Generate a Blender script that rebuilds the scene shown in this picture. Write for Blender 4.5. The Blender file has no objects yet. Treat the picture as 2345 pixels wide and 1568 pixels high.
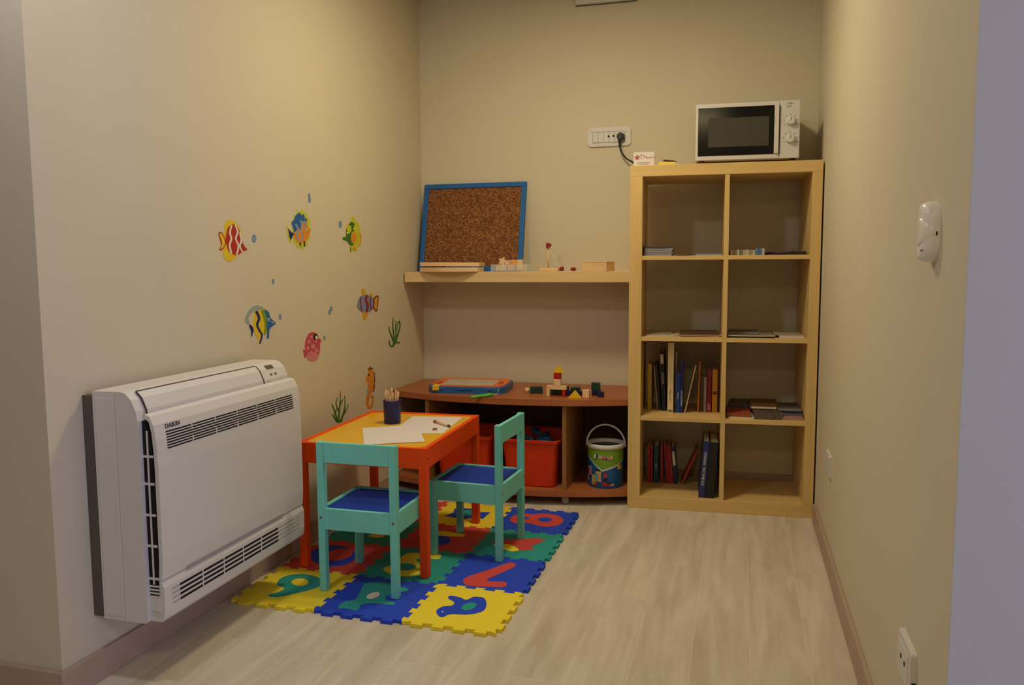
import bpy, bmesh, math, random
from mathutils import Vector, Matrix
random.seed(7)
C = bpy.context.scene.collection
PI = math.pi

# ------------------------------------------------------------------ camera (solved from known sizes in the room)
CW, CH = 2345, 1568
YAW, PITCH, ROLL, FPX = -0.2744, -0.0957, -0.0053, 1848.0
CAM = Vector((1.5909, -3.944, 1.0729))
_f = Vector((math.sin(YAW)*math.cos(PITCH), math.cos(YAW)*math.cos(PITCH), math.sin(PITCH)))
_r = Vector((math.cos(YAW), -math.sin(YAW), 0)); _u = _r.cross(_f)
RT = math.cos(ROLL)*_r + math.sin(ROLL)*_u; UP = -math.sin(ROLL)*_r + math.cos(ROLL)*_u; FW = _f
cd = bpy.data.cameras.new('camera'); cam = bpy.data.objects.new('camera', cd); C.objects.link(cam)
cd.sensor_width = 36; cd.lens = FPX*36/CW; cd.clip_start = 0.05
cam.matrix_world = Matrix(((RT.x, UP.x, -FW.x, CAM.x), (RT.y, UP.y, -FW.y, CAM.y), (RT.z, UP.z, -FW.z, CAM.z), (0, 0, 0, 1)))
bpy.context.scene.camera = cam

def ray(p): return FW + RT*((p[0]-CW/2)/FPX) + UP*((CH/2-p[1])/FPX)
def at_x(p, x): v = ray(p); return CAM + v*((x-CAM.x)/v.x)     # where a sight line meets a real plane of the room
def at_y(p, y): v = ray(p); return CAM + v*((y-CAM.y)/v.y)
def at_z(p, z): v = ray(p); return CAM + v*((z-CAM.z)/v.z)

# room and furniture measures (metres)
WID = 1.916; LEND = -2.41; REND = -2.607; CEIL = 2.40
XB, YB, BYAW, BW, BH, BD = 1.1319, -0.4416, 0.0525, 0.7786, 1.4913, 0.385
ZB, ZS = 0.480, 1.042
cb, sb = math.cos(BYAW), math.sin(BYAW)
def bc(u, v, z): return Vector((XB+cb*u-sb*v, YB+sb*u+cb*v, z))          # bookcase frame -> world
def bc_at(p, v):                                                          # -> (u, z) on the plane v of the bookcase
    r = ray(p); c = CAM-Vector((XB, YB, 0))
    ru, rv = cb*r.x+sb*r.y, -sb*r.x+cb*r.y; cu, cv = cb*c.x+sb*c.y, -sb*c.x+cb*c.y
    t = (v-cv)/rv; return cu+ru*t, c.z+r.z*t

# ------------------------------------------------------------------ materials
def lin(c): return tuple((x/255/12.92 if x/255 <= .04045 else ((x/255+.055)/1.055)**2.4) for x in c)
MATS = {}
def new(name):
    m = bpy.data.materials.new(name); m.use_nodes = True
    n = m.node_tree; return m, n, n.nodes['Principled BSDF']
def mat(name, col, rough=.5, spec=.4, var=0.0, scale=30, bump=0.0, metal=0.0, srgb=False, coat=0.0):
    if name in MATS: return MATS[name]
    m, n, b = new(name)
    col = lin(col) if srgb else col
    b.inputs['Base Color'].default_value = (*col, 1); b.inputs['Roughness'].default_value = rough
    b.inputs['Specular IOR Level'].default_value = spec; b.inputs['Metallic'].default_value = metal
    b.inputs['Coat Weight'].default_value = coat
    if var or bump:
        tc = n.nodes.new('ShaderNodeTexCoord'); nz = n.nodes.new('ShaderNodeTexNoise')
        nz.inputs['Scale'].default_value = scale; nz.inputs['Detail'].default_value = 4
        n.links.new(tc.outputs['Object'], nz.inputs['Vector'])
        if var:
            r = n.nodes.new('ShaderNodeValToRGB')
            r.color_ramp.elements[0].position = .3; r.color_ramp.elements[1].position = .7
            r.color_ramp.elements[0].color = (*[min(1, x*(1-var)) for x in col], 1)
            r.color_ramp.elements[1].color = (*[min(1, x*(1+var)) for x in col], 1)
            n.links.new(nz.outputs['Fac'], r.inputs['Fac']); n.links.new(r.outputs['Color'], b.inputs['Base Color'])
        if bump:
            bp = n.nodes.new('ShaderNodeBump'); bp.inputs['Strength'].default_value = bump; bp.inputs['Distance'].default_value = .002
            n.links.new(nz.outputs['Fac'], bp.inputs['Height']); n.links.new(bp.outputs['Normal'], b.inputs['Normal'])
    MATS[name] = m; return m
def wood(name, c1, c2, rough=.45, axis='x', scale=1.0, spec=.4):
    if name in MATS: return MATS[name]
    m, n, b = new(name)
    tc = n.nodes.new('ShaderNodeTexCoord'); mp = n.nodes.new('ShaderNodeMapping')
    s = {'x': (3, 60, 60), 'y': (60, 3, 60), 'z': (60, 60, 3)}[axis]
    mp.inputs['Scale'].default_value = [x*scale for x in s]
    nz = n.nodes.new('ShaderNodeTexNoise'); nz.inputs['Scale'].default_value = 1.0; nz.inputs['Detail'].default_value = 6; nz.inputs['Distortion'].default_value = .6
    r = n.nodes.new('ShaderNodeValToRGB'); r.color_ramp.elements[0].position = .3; r.color_ramp.elements[1].position = .72
    r.color_ramp.elements[0].color = (*c1, 1); r.color_ramp.elements[1].color = (*c2, 1)
    L = n.links.new
    L(tc.outputs['Object'], mp.inputs['Vector']); L(mp.outputs['Vector'], nz.inputs['Vector']); L(nz.outputs['Fac'], r.inputs['Fac']); L(r.outputs['Color'], b.inputs['Base Color'])
    b.inputs['Roughness'].default_value = rough; b.inputs['Specular IOR Level'].default_value = spec
    MATS[name] = m; return m
def cork_mat():
    m, n, b = new('cork'); L = n.links.new
    tc = n.nodes.new('ShaderNodeTexCoord')
    vo = n.nodes.new('ShaderNodeTexVoronoi'); vo.inputs['Scale'].default_value = 190
    nz = n.nodes.new('ShaderNodeTexNoise'); nz.inputs['Scale'].default_value = 120; nz.inputs['Detail'].default_value = 5
    r = n.nodes.new('ShaderNodeValToRGB')
    for i, (p_, c) in enumerate(((.0, (.028, .008, .002)), (.5, (.16, .052, .012)), (1, (.46, .22, .07)))):
        if i < 2: e = r.color_ramp.elements[i]; e.position = p_
        else: e = r.color_ramp.elements.new(p_)
        e.color = (*c, 1)
    mx = n.nodes.new('ShaderNodeMath'); mx.operation = 'MULTIPLY_ADD'; mx.inputs[1].default_value = .55
    sx = n.nodes.new('ShaderNodeSeparateColor')
    L(tc.outputs['Object'], vo.inputs['Vector']); L(tc.outputs['Object'], nz.inputs['Vector']); L(vo.outputs['Color'], sx.inputs['Color'])
    L(sx.outputs['Red'], mx.inputs[0])
    h = n.nodes.new('ShaderNodeMath'); h.operation = 'MULTIPLY'; h.inputs[1].default_value = .5; L(nz.outputs['Fac'], h.inputs[0]); L(h.outputs[0], mx.inputs[2])
    L(mx.outputs[0], r.inputs['Fac']); L(r.outputs['Color'], b.inputs['Base Color'])
    b.inputs['Roughness'].default_value = .9
    bp = n.nodes.new('ShaderNodeBump'); bp.inputs['Strength'].default_value = .4; bp.inputs['Distance'].default_value = .002
    L(mx.outputs[0], bp.inputs['Height']); L(bp.outputs['Normal'], b.inputs['Normal'])
    return m
def floor_mat():
    m, n, b = new('pale_plank_floor'); L = n.links.new
    tc = n.nodes.new('ShaderNodeTexCoord'); sp = n.nodes.new('ShaderNodeSeparateXYZ'); L(tc.outputs['Object'], sp.inputs[0])
    cx = n.nodes.new('ShaderNodeCombineXYZ')
    ax = n.nodes.new('ShaderNodeMath'); ax.operation = 'ADD'; ax.inputs[1].default_value = 0.065     # lines the joints up with the planks of the room
    ay = n.nodes.new('ShaderNodeMath'); ay.operation = 'ADD'; ay.inputs[1].default_value = 9.36
    L(sp.outputs['X'], ax.inputs[0]); L(sp.outputs['Y'], ay.inputs[0]); L(ay.outputs[0], cx.inputs['X']); L(ax.outputs[0], cx.inputs['Y'])
    br = n.nodes.new('ShaderNodeTexBrick'); L(cx.outputs[0], br.inputs['Vector'])
    br.inputs['Scale'].default_value = 1; br.inputs['Brick Width'].default_value = .92; br.inputs['Row Height'].default_value = .155
    br.inputs['Mortar Size'].default_value = .0013; br.inputs['Mortar Smooth'].default_value = .5; br.offset = .37; br.offset_frequency = 2
    br.inputs['Color1'].default_value = (0, 0, 0, 1); br.inputs['Color2'].default_value = (1, 1, 1, 1); br.inputs['Mortar'].default_value = (.5, .5, .5, 1)
    # grain, shifted plank by plank
    mp = n.nodes.new('ShaderNodeVectorMath'); mp.operation = 'MULTIPLY'; mp.inputs[1].default_value = (26, 1.9, 1)
    sh = n.nodes.new('ShaderNodeVectorMath'); sh.operation = 'MULTIPLY_ADD'; sh.inputs[1].default_value = (9, 17, 5)
    L(tc.outputs['Object'], mp.inputs[0]); L(br.outputs['Color'], sh.inputs[0]); L(mp.outputs[0], sh.inputs[2])
    nz = n.nodes.new('ShaderNodeTexNoise'); nz.inputs['Scale'].default_value = .55; nz.inputs['Detail'].default_value = 8; nz.inputs['Roughness'].default_value = .62; nz.inputs['Distortion'].default_value = 1.2
    L(sh.outputs[0], nz.inputs['Vector'])
    mp2 = n.nodes.new('ShaderNodeVectorMath'); mp2.operation = 'MULTIPLY'; mp2.inputs[1].default_value = (6, 1.1, 1); L(tc.outputs['Object'], mp2.inputs[0])
    n2 = n.nodes.new('ShaderNodeTexNoise'); n2.inputs['Scale'].default_value = 1.3; n2.inputs['Detail'].default_value = 4; n2.inputs['Distortion'].default_value = 1.5; L(mp2.outputs[0], n2.inputs['Vector'])
    r = n.nodes.new('ShaderNodeValToRGB'); es = r.color_ramp.elements
    es[0].position = .30; es[0].color = (.54, .475, .38, 1); es[1].position = .62; es[1].color = (.68, .62, .525, 1)
    L(nz.outputs['Fac'], r.inputs['Fac'])
    r2 = n.nodes.new('ShaderNodeValToRGB'); e2 = r2.color_ramp.elements; e2[0].position = .3; e2[0].color = (.80, .77, .72, 1); e2[1].position = .6; e2[1].color = (1, 1, 1, 1)
    L(n2.outputs['Fac'], r2.inputs['Fac'])
    mu = n.nodes.new('ShaderNodeMix'); mu.data_type = 'RGBA'; mu.blend_type = 'MULTIPLY'; mu.inputs['Factor'].default_value = .8
    L(r.outputs['Color'], mu.inputs['A']); L(r2.outputs['Color'], mu.inputs['B'])
    mm = n.nodes.new('ShaderNodeMix'); mm.data_type = 'RGBA'; L(mu.outputs['Result'], mm.inputs['A']); mm.inputs['B'].default_value = (.80, .72, .58, 1)
    fm = n.nodes.new('ShaderNodeMath'); fm.operation = 'MULTIPLY'; fm.inputs[1].default_value = .55; L(br.outputs['Fac'], fm.inputs[0]); L(fm.outputs[0], mm.inputs['Factor'])
    L(mm.outputs['Result'], b.inputs['Base Color'])
    b.inputs['Roughness'].default_value = .42; b.inputs['Specular IOR Level'].default_value = .35
    return m
def clear_mat():
    m, n, b = new('clear_plastic'); L = n.links.new
    t = n.nodes.new('ShaderNodeBsdfTransparent'); mx = n.nodes.new('ShaderNodeMixShader'); mx.inputs[0].default_value = .22
    b.inputs['Base Color'].default_value = (.75, .78, .78, 1); b.inputs['Roughness'].default_value = .15
    o = n.nodes['Material Output']; L(t.outputs[0], mx.inputs[1]); L(b.outputs[0], mx.inputs[2]); L(mx.outputs[0], o.inputs['Surface'])
    return m

M_wall = mat('cream_wall_paint', (.62, .56, .43), .75, .2, var=.015, scale=3)
M_wallr = mat('white_grey_wall_paint', (.545, .545, .55), .75, .2, var=.01, scale=3)
M_ceil = mat('ceiling_paint', (.60, .57, .50), .8, .2)
M_base = mat('taupe_baseboard', (.43, .315, .24), .5, .3, var=.05, scale=8)
M_white = mat('white_plastic', (.64, .62, .60), .38, .4)
M_white2 = mat('white_appliance_shell', (.62, .60, .58), .35, .45)
M_dark = mat('dark_gap', (.012, .010, .009), .7, .2)
M_gap = mat('shadow_gap', (.07, .06, .05), .7, .2)
M_grey = mat('grey_bracket', (.10, .085, .075), .6, .3)
M_black = mat('black_plastic', (.012, .011, .012), .35, .5)
M_glass = mat('black_door_glass', (.006, .005, .005), .12, .22)
M_win = mat('oven_window_mesh', (.055, .050, .035), .3, .3)
M_ink = mat('grey_print', (.16, .15, .14), .6, .2)
M_lcd = mat('display_grey', (.09, .09, .06), .3, .4)
M_birch = wood('birch_veneer', (.61, .41, .15), (.71, .495, .20), .5, 'z', .6)
M_birchh = wood('birch_veneer_along', (.61, .41, .15), (.71, .495, .20), .5, 'x', .6)
M_shelf = wood('pale_birch_veneer', (.66, .47, .22), (.74, .55, .28), .5, 'x', .6)
M_cherry = wood('cherry_veneer', (.33, .10, .032), (.42, .135, .046), .4, 'x', .5)
M_cherryd = wood('oak_brown_panel', (.25, .115, .036), (.32, .155, .052), .5, 'z', .5)
M_orange = mat('orange_paint', (.82, .075, .004), .45, .25, var=.05, scale=6)
M_yellow = mat('glossy_yellow_board', (.80, .45, .015), .25, .35)
M_turq = mat('turquoise_paint', (.18, .62, .58), .5, .3, var=.04, scale=12)
M_seat = mat('blue_seat_board', (.008, .050, .40), .45, .25, var=.08, scale=5)
M_bolt = mat('steel_bolt', (.25, .24, .22), .35, .5, metal=1)
M_foam = dict(y=mat('yellow_foam', (.86, .70, .045), .8, .2, bump=.15, scale=250), b=mat('blue_foam', (.025, .070, .60), .8, .2, bump=.15, scale=250),
              g=mat('teal_foam', (.03, .32, .30), .8, .2, bump=.15, scale=250), r=mat('red_foam', (.62, .075, .065), .8, .2, bump=.15, scale=250),
              w=mat('pale_foam', (.75, .65, .52), .8, .2, bump=.15, scale=250))
M_bin = mat('red_orange_plastic', (.66, .042, .006), .4, .4)
M_paper = mat('white_paper', (.70, .66, .655), .7, .2)
M_cream = mat('cream_page_edges', (.70, .62, .45), .8, .1)
M_navy = mat('navy_blue_plastic', (.012, .012, .10), .4, .4)
M_nat = wood('natural_wood', (.70, .47, .24), (.80, .58, .33), .5, 'z', 1.0)
M_natx = wood('natural_wood_along', (.70, .46, .22), (.80, .57, .31), .5, 'x', 1.0)
M_clear = clear_mat()
def K(name, c, rough=.5): return mat(name, c, rough, .35)

# ------------------------------------------------------------------ mesh builder
class MB:
    def __init__(s): s.bm = bmesh.new(); s.mats = []
    def mi(s, m):
        if m not in s.mats: s.mats.append(m)
        return s.mats.index(m)
    def add(s, tmp, m, T=None, smooth=False):
        i = s.mi(m); mp = {}
        for v in tmp.verts: mp[v] = s.bm.verts.new(T @ v.co if T else v.co)
        for f in tmp.faces:
            try:
                g = s.bm.faces.new([mp[v] for v in f.verts]); g.material_index = i; g.smooth = smooth or f.smooth
            except ValueError: pass
        tmp.free(); return s
    def box(s, x0, x1, y0, y1, z0, z1, m, bev=0, T=None, seg=2):
        t = bmesh.new(); bmesh.ops.create_cube(t, size=1)
        for v in t.verts: v.co = Vector(((x0+x1)/2+v.co.x*(x1-x0), (y0+y1)/2+v.co.y*(y1-y0), (z0+z1)/2+v.co.z*(z1-z0)))
        if bev: bmesh.ops.bevel(t, geom=t.edges[:], offset=bev, segments=seg, affect='EDGES', profile=.5)
        return s.add(t, m, T)
    def prism(s, poly, z0, z1, m, T=None, bev=0, smooth=False):
        t = bmesh.new(); a = sum(poly[i-1][0]*poly[i][1]-poly[i][0]*poly[i-1][1] for i in range(len(poly)))
        if a < 0: poly = poly[::-1]
        lo = [t.verts.new((x, y, z0)) for x, y in poly]; hi = [t.verts.new((x, y, z1)) for x, y in poly]
        t.faces.new(lo[::-1]); top = t.faces.new(hi)
        for i in range(len(poly)):
            f = t.faces.new((lo[i-1], lo[i], hi[i], hi[i-1])); f.smooth = smooth
        if bev: bmesh.ops.bevel(t, geom=list(top.edges), offset=bev, segments=2, affect='EDGES', profile=.5)
        return s.add(t, m, T)
    def lathe(s, prof, m, n=24, T=None, cap=True):      # prof: (r, z) from bottom to top
        t = bmesh.new(); rings = []
        for r, z in prof:
            rings.append([t.verts.new((r*math.cos(2*PI*k/n), r*math.sin(2*PI*k/n), z)) for k in range(n)])
        for a, b in zip(rings, rings[1:]):
            for k in range(n): f = t.faces.new((a[k], a[(k+1) % n], b[(k+1) % n], b[k])); f.smooth = True
        if cap: t.faces.new(rings[0][::-1]); t.faces.new(rings[-1])
        return s.add(t, m, T)
    def tube(s, pts, r, m, n=8, T=None, closed=False):
        pts = [Vector(p) for p in pts]; t = bmesh.new(); rings = []
        N = len(pts); prev = None
        for i, p in enumerate(pts):
            a = pts[(i-1) % N] if (closed or i) else p; b = pts[(i+1) % N] if (closed or i < N-1) else p
            d = (b-a).normalized()
            x = prev-d*prev.dot(d) if prev else d.orthogonal()
            x.normalize(); prev = x; y = d.cross(x); rr = r[i] if isinstance(r, (list, tuple)) else r
            rings.append([t.verts.new(p+x*rr*math.cos(2*PI*k/n)+y*rr*math.sin(2*PI*k/n)) for k in range(n)])
        for i in range(N if closed else N-1):
            a, b = rings[i], rings[(i+1) % N]
            for k in range(n): f = t.faces.new((a[k], a[(k+1) % n], b[(k+1) % n], b[k])); f.smooth = True
        if not closed: t.faces.new(rings[0][::-1]); t.faces.new(rings[-1])
        return s.add(t, m, T)
    def ball(s, c, r, m, n=16, sc=(1, 1, 1)):
        t = bmesh.new(); bmesh.ops.create_uvsphere(t, u_segments=n, v_segments=n//2+2, radius=1)
        for f in t.faces: f.smooth = True
        for v in t.verts: v.co = Vector(c)+Vector((v.co.x*r*sc[0], v.co.y*r*sc[1], v.co.z*r*sc[2]))
        return s.add(t, m)
    def build(s, name, parent=None, label=None, loc=None, rot=None):
        me = bpy.data.meshes.new(name); bmesh.ops.recalc_face_normals(s.bm, faces=s.bm.faces[:]); s.bm.to_mesh(me); s.bm.free()
        for m in s.mats: me.materials.append(m)
        o = bpy.data.objects.new(name, me); C.objects.link(o)
        if parent: o.parent = parent
        if label: o['label'] = label
        if loc is not None: o.location = loc
        if rot is not None: o.rotation_euler = rot
        return o
def tag(o, label, cat, group=None):
    o['label'] = label; o['category'] = cat
    if group: o['group'] = group
    return o
def thing(name, label, cat, loc=(0, 0, 0), rot=(0, 0, 0), group=None):
    o = bpy.data.objects.new(name, None); C.objects.link(o); o.location = loc; o.rotation_euler = rot; o.empty_display_size = .05
    return tag(o, label, cat, group)
def struct(mb, name): o = mb.build(name); o['kind'] = 'structure'; return o
def smooth(pts, n=4, closed=True):                       # Catmull-Rom through the points
    out = []; N = len(pts)
    for i in range(N if closed else N-1):
        p0, p1, p2, p3 = (pts[(i+k) % N] if closed else pts[max(0, min(N-1, i+k))] for k in (-1, 0, 1, 2))
        for k in range(n):
            t = k/n
            out.append(tuple(.5*(2*b+(c-a)*t+(2*a-5*b+4*c-d)*t*t+(3*b-a-3*c+d)*t**3) for a, b, c, d in zip(p0, p1, p2, p3)))
    if not closed: out.append(tuple(pts[-1]))
    return out
def ell(cx, cy, rx, ry, n=24, a=0): return [(cx+rx*math.cos(2*PI*k/n)*math.cos(a)-ry*math.sin(2*PI*k/n)*math.sin(a), cy+rx*math.cos(2*PI*k/n)*math.sin(a)+ry*math.sin(2*PI*k/n)*math.cos(a)) for k in range(n)]
def ribbon(pts, w, n=4):                                 # outline of a stroke
    P = smooth(pts, n, False); L_, R_ = [], []
    for i, (x, y) in enumerate(P):
        a = P[max(0, i-1)]; b = P[min(len(P)-1, i+1)]; dx, dy = b[0]-a[0], b[1]-a[1]; l = math.hypot(dx, dy) or 1
        ww = (w[0]+(w[1]-w[0])*i/(len(P)-1)) if isinstance(w, tuple) else w
        L_.append((x-dy/l*ww/2, y+dx/l*ww/2)); R_.append((x+dy/l*ww/2, y-dx/l*ww/2))
    return L_+R_[::-1]
def rrect(x0, x1, y0, y1, r, n=5):
    out = []
    for cx, cy, a in ((x1-r, y1-r, 0), (x0+r, y1-r, 90), (x0+r, y0+r, 180), (x1-r, y0+r, 270)):
        for k in range(n+1): t = math.radians(a+90*k/n); out.append((cx+r*math.cos(t), cy+r*math.sin(t)))
    return out
def lettering(s, name, size, m, parent, T, depth=.0004, label=None, bold=0.0):
    cu = bpy.data.curves.new(name, 'FONT'); cu.body = s; cu.size = size; cu.extrude = depth; cu.offset = bold
    o = bpy.data.objects.new(name, cu); C.objects.link(o); bpy.context.view_layer.update()
    me = bpy.data.meshes.new_from_object(o); bpy.data.objects.remove(o); me.name = name
    me.materials.clear(); me.materials.append(m); me.transform(T)
    q = bpy.data.objects.new(name, me); C.objects.link(q); q.parent = parent
    if label: q['label'] = label
    return q
TX = Matrix(((0, 0, 1, 0), (1, 0, 0, 0), (0, 1, 0, 0), (0, 0, 0, 1)))       # local (a, b, h) -> (x=h, y=a, z=b): things on wall X=const facing +X
TY = Matrix(((1, 0, 0, 0), (0, 0, -1, 0), (0, 1, 0, 0), (0, 0, 0, 1)))      # local (a, b, h) -> (x=a, y=-h, z=b): facing the camera
def copy_tree(o, parent=None):
    c = o.copy(); C.objects.link(c); c.parent = parent
    for ch in list(o.children): copy_tree(ch, c)
    return c

# ------------------------------------------------------------------ the setting
struct(MB().box(-3.2, 5.2, -6.2, .12, -.1, 0, floor_mat()), 'floor')
struct(MB().box(-3.2, 5.2, -6.2, .12, CEIL, CEIL+.1, M_ceil), 'ceiling')
struct(MB().box(-.12, 0, LEND+.01, .12, 0, CEIL, M_wall), 'wall_left')
struct(MB().box(0, WID, 0, .12, 0, CEIL, M_wall), 'wall_back')
struct(MB().box(WID, WID+.12, REND+.01, .12, 0, CEIL, M_wall), 'wall_right')
struct(MB().box(-3.2, 0, LEND, LEND+.01, 0, CEIL, M_wall), 'wall_front_left')
struct(MB().box(WID, 5.2, REND, REND+.01, 0, CEIL, M_wallr), 'wall_front_right')
struct(MB().box(-2.3, -2.2, -5.6, LEND, 0, CEIL, M_wall), 'wall_corridor_end')
struct(MB().box(-2.3, 5.2, -5.7, -5.6, 0, CEIL, M_wall), 'wall_corridor_rear')
struct(MB().box(0, .012, LEND-.012, 0, 0, .08, M_base, .002), 'baseboard_left')
struct(MB().box(.012, WID-.012, -.012, 0, 0, .08, M_base, .002), 'baseboard_back')
struct(MB().box(WID-.012, WID, REND-.012, -.455, 0, .08, M_base, .002), 'baseboard_right')
struct(MB().box(-3.2, 0, LEND-.012, LEND, 0, .08, M_base, .002), 'baseboard_front_left')
struct(MB().box(WID, 5.2, REND-.012, REND, 0, .08, M_base, .002), 'baseboard_front_right')

# ------------------------------------------------------------------ bookcase
r = thing('bookcase', 'tall birch open bookcase with eight square compartments against the back wall', 'bookcase', (XB, YB, 0), (0, 0, BYAW))
S1, S2, S3, S0 = 1.109, .760, .411, .054       # shelf tops
UL, UR, D0, D1 = .054, .738, .394, .413
MB().box(0, BW, 0, BD, BH-.047, BH, M_birchh, .0015).build('top_panel', r)
MB().box(0, BW, 0, BD, 0, S0, M_birchh, .0015).build('bottom_panel', r)
MB().box(0, UL, 0, BD, S0, BH-.047, M_birch, .001).build('side_panel', r)
MB().box(UR, BW, 0, BD, S0, BH-.047, M_birch, .001).build('side_panel', r)
MB().box(D0, D1, .002, BD, S0, BH-.047, M_birch, .0008).build('divider', r)
for z in (S1, S2, S3):
    for a, b in ((UL, D0), (D1, UR)): MB().box(a, b, .002, BD, z-.018, z, M_birchh, .0008).build('shelf', r)

# ------------------------------------------------------------------ books and papers in the bookcase
def book(lab, u0, u1, h, zs, v0, depth, col, lean=0, pages=True, text=None, tcol=None, group=None, tsize=.012, tz=.3, cat='book', band=None):
    """spine to the room; lean > 0 tips the top towards the wall with the light switch plate"""
    w = u1-u0; piv = u1 if lean > 0 else u0; off = -w if lean > 0 else 0
    o = thing('book', lab, cat, bc(piv, v0, zs), (0, lean, BYAW), group)
    cm = K('cover_%02x%02x%02x' % tuple(int(c*255) for c in col), col, .45); t = min(.002, w*.22)
    MB().box(off, off+w, 0, t, 0, h, cm, .0004).box(off, off+t, t, depth, 0, h, cm).box(off+w-t, off+w, t, depth, 0, h, cm).build('cover', o)
    if pages: MB().box(off+t, off+w-t, t, depth-.004, .003, h-.003, M_cream).build('pages', o, 'cream paper edges')
    if band: MB().box(off+w*.12, off+w*.88, -.0004, .0002, band[0]*h, band[1]*h, band[2]).build('spine_label', o)
    if text: lettering(text, 'spine_lettering', tsize, tcol or M_paper, o, Matrix.Translation((off+w*.5-tsize*.35, -.0002, h*tz)) @ TY @ Matrix.Rotation(PI/2, 4, 'Z') @ Matrix.Translation((0, -tsize*.7, 0)), .0002)
    return o
def q5(x, y): return (1465+x/8.253, 780+y/8.253)
def u5(x, y, v): return bc_at(q5(x, y), v)[0]
R3 = 'books on the third row of the bookcase'
def b3(lab, x0, x1, ytop, v, col, lean=0, ybot=1320, depth=.16, **k):
    u0, u1 = u5(x0, ybot, v), u5(x1, ybot, v); h = (bc_at(q5(x0, ytop), v)[1]-S3)/max(.3, math.cos(lean)); book(lab, u0, u1, h, S3+.0002, v, depth, col, lean, group=R3, **k)
b3('yellow spined slim book standing nearest the bookcase side, third row', 146, 222, 440, .185, (.50, .34, .02))
b3('thin book with a cream edge tipped beside the yellow spined book', 328, 352, 470, .18, (.36, .27, .16), -.088, pages=False)
b3('thin dark green book tipped between cream edged book and thick black book', 368, 398, 440, .175, (.04, .06, .02), -.09, pages=False)
b3('thick black book with white lettering on its spine', 425, 500, 215, .16, (.012, .012, .010), -.055, depth=.2, text='TEATRO', tsize=.014, tz=.45, band=(.80, .96, M_cream))
b3('tall cream spined book, the tallest on the third row', 520, 630, 40, .10, (.72, .58, .32), 0, 1368, depth=.2, text='I PROMESSI', tcol=M_ink, tsize=.012, tz=.16, band=(.02, .05, M_ink))
b3('tall dark book with white spine edge behind the blue books', 668, 690, 205, .19, (.62, .56, .45), 0, 1335, depth=.15, pages=False)
b3('short bright blue book with small pale lettering', 682, 752, 610, .12, (.012, .05, .26), 0, 1350, depth=.15, text='STORIA', tsize=.009, tz=.35)
b3('taller dark blue book with white vertical title on spine', 756, 815, 380, .12, (.016, .016, .15), 0, 1350, depth=.15, text='FRANKENSTEIN', tsize=.010, tz=.13)
b3('thin book with cream edge leaning over towards the brown books', 840, 862, 470, .12, (.62, .44, .22), .205, 1350, depth=.14, pages=False)
b3('dark brown cover with orange edge beside the leaning thin book', 1085, 1120, 385, .155, (.42, .14, .01), .02, 1325, depth=.155)
b3('narrow brown book beside the orange edged book', 1143, 1186, 680, .165, (.10, .05, .015), 0, 1300, depth=.13)
b3('narrow grey white paperback between brown and dark red books', 1202, 1254, 690, .165, (.30, .26, .21), 0, 1300, depth=.13, text='RACCONTI', tcol=M_ink, tsize=.007, tz=.2)
b3('dark red paperback with pink marks on the spine', 1266, 1346, 560, .165, (.22, .010, .018), 0, 1310, depth=.13, band=(.03, .2, K('pink_print', (.5, .12, .2))))
b3('golden yellow paperback with brown emblem on spine', 1362, 1462, 550, .165, (.58, .26, .01), 0, 1310, depth=.13, band=(.42, .49, K('brown_print', (.12, .03, .01))))
b3('dark book squeezed against the divider next to golden yellow paperback', 1470, 1498, 600, .165, (.03, .012, .02), 0, 1310, depth=.13)
def q7(x, y): return (1465+x/8.711, 970+y/8.711)
R4 = 'books on the bottom row of the bookcase'
def b4(lab, x0, x1, ytop, v, col, lean=0, ybot=1150, depth=.13, **k):
    u0, u1 = bc_at(q7(x0, ybot), v)[0], bc_at(q7(x1, ybot), v)[0]; h = (bc_at(q7(x0, ytop), v)[1]-S0)/max(.3, math.cos(lean)); book(lab, u0, u1, h, S0+.0002, v, depth, col, lean, group=R4, **k)
RED = (.36, .012, .022)
b4('first thin red book beside the bookcase side, bottom row', 150, 200, 430, .235, RED, text='UNO', tsize=.006, tz=.8)
b4('second thin red book, right before the teal book on bottom row', 210, 252, 430, .235, RED)
b4('teal book standing between the thin red books', 275, 370, 440, .235, (.012, .06, .10), text='STORIE', tsize=.010, tz=.35)
b4('thin red book standing just after the teal book', 430, 470, 430, .235, RED, -.025)
b4('thin red book tipped back, second after the teal book', 545, 588, 435, .235, RED, -.10)
b4('thin red book tipped back, third after the teal book', 595, 636, 445, .235, RED, -.10)
b4('thin red book tipped back against its neighbours, next to white labelled book', 640, 680, 440, .235, (.34, .010, .03), -.10)
b4('dark blue book with a white spine label at end of red row', 690, 760, 470, .235, (.015, .028, .10), -.10, band=(.5, .88, M_cream))
b4('thin orange red book leaning far over towards the big blue volume', 820, 862, 500, .235, (.42, .05, .02), .40, 1150, depth=.13)
b4('big dark blue volume with white vertical title on bottom row', 1168, 1290, 350, .028, (.018, .028, .115), .075, 1440, depth=.24, text='STORIA DEL MONDO', tsize=.0155, tz=.22)
b4('big black volume leaning against the divider, bottom row', 1298, 1470, 370, .028, (.010, .010, .011), .075, 1480, depth=.24)

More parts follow.
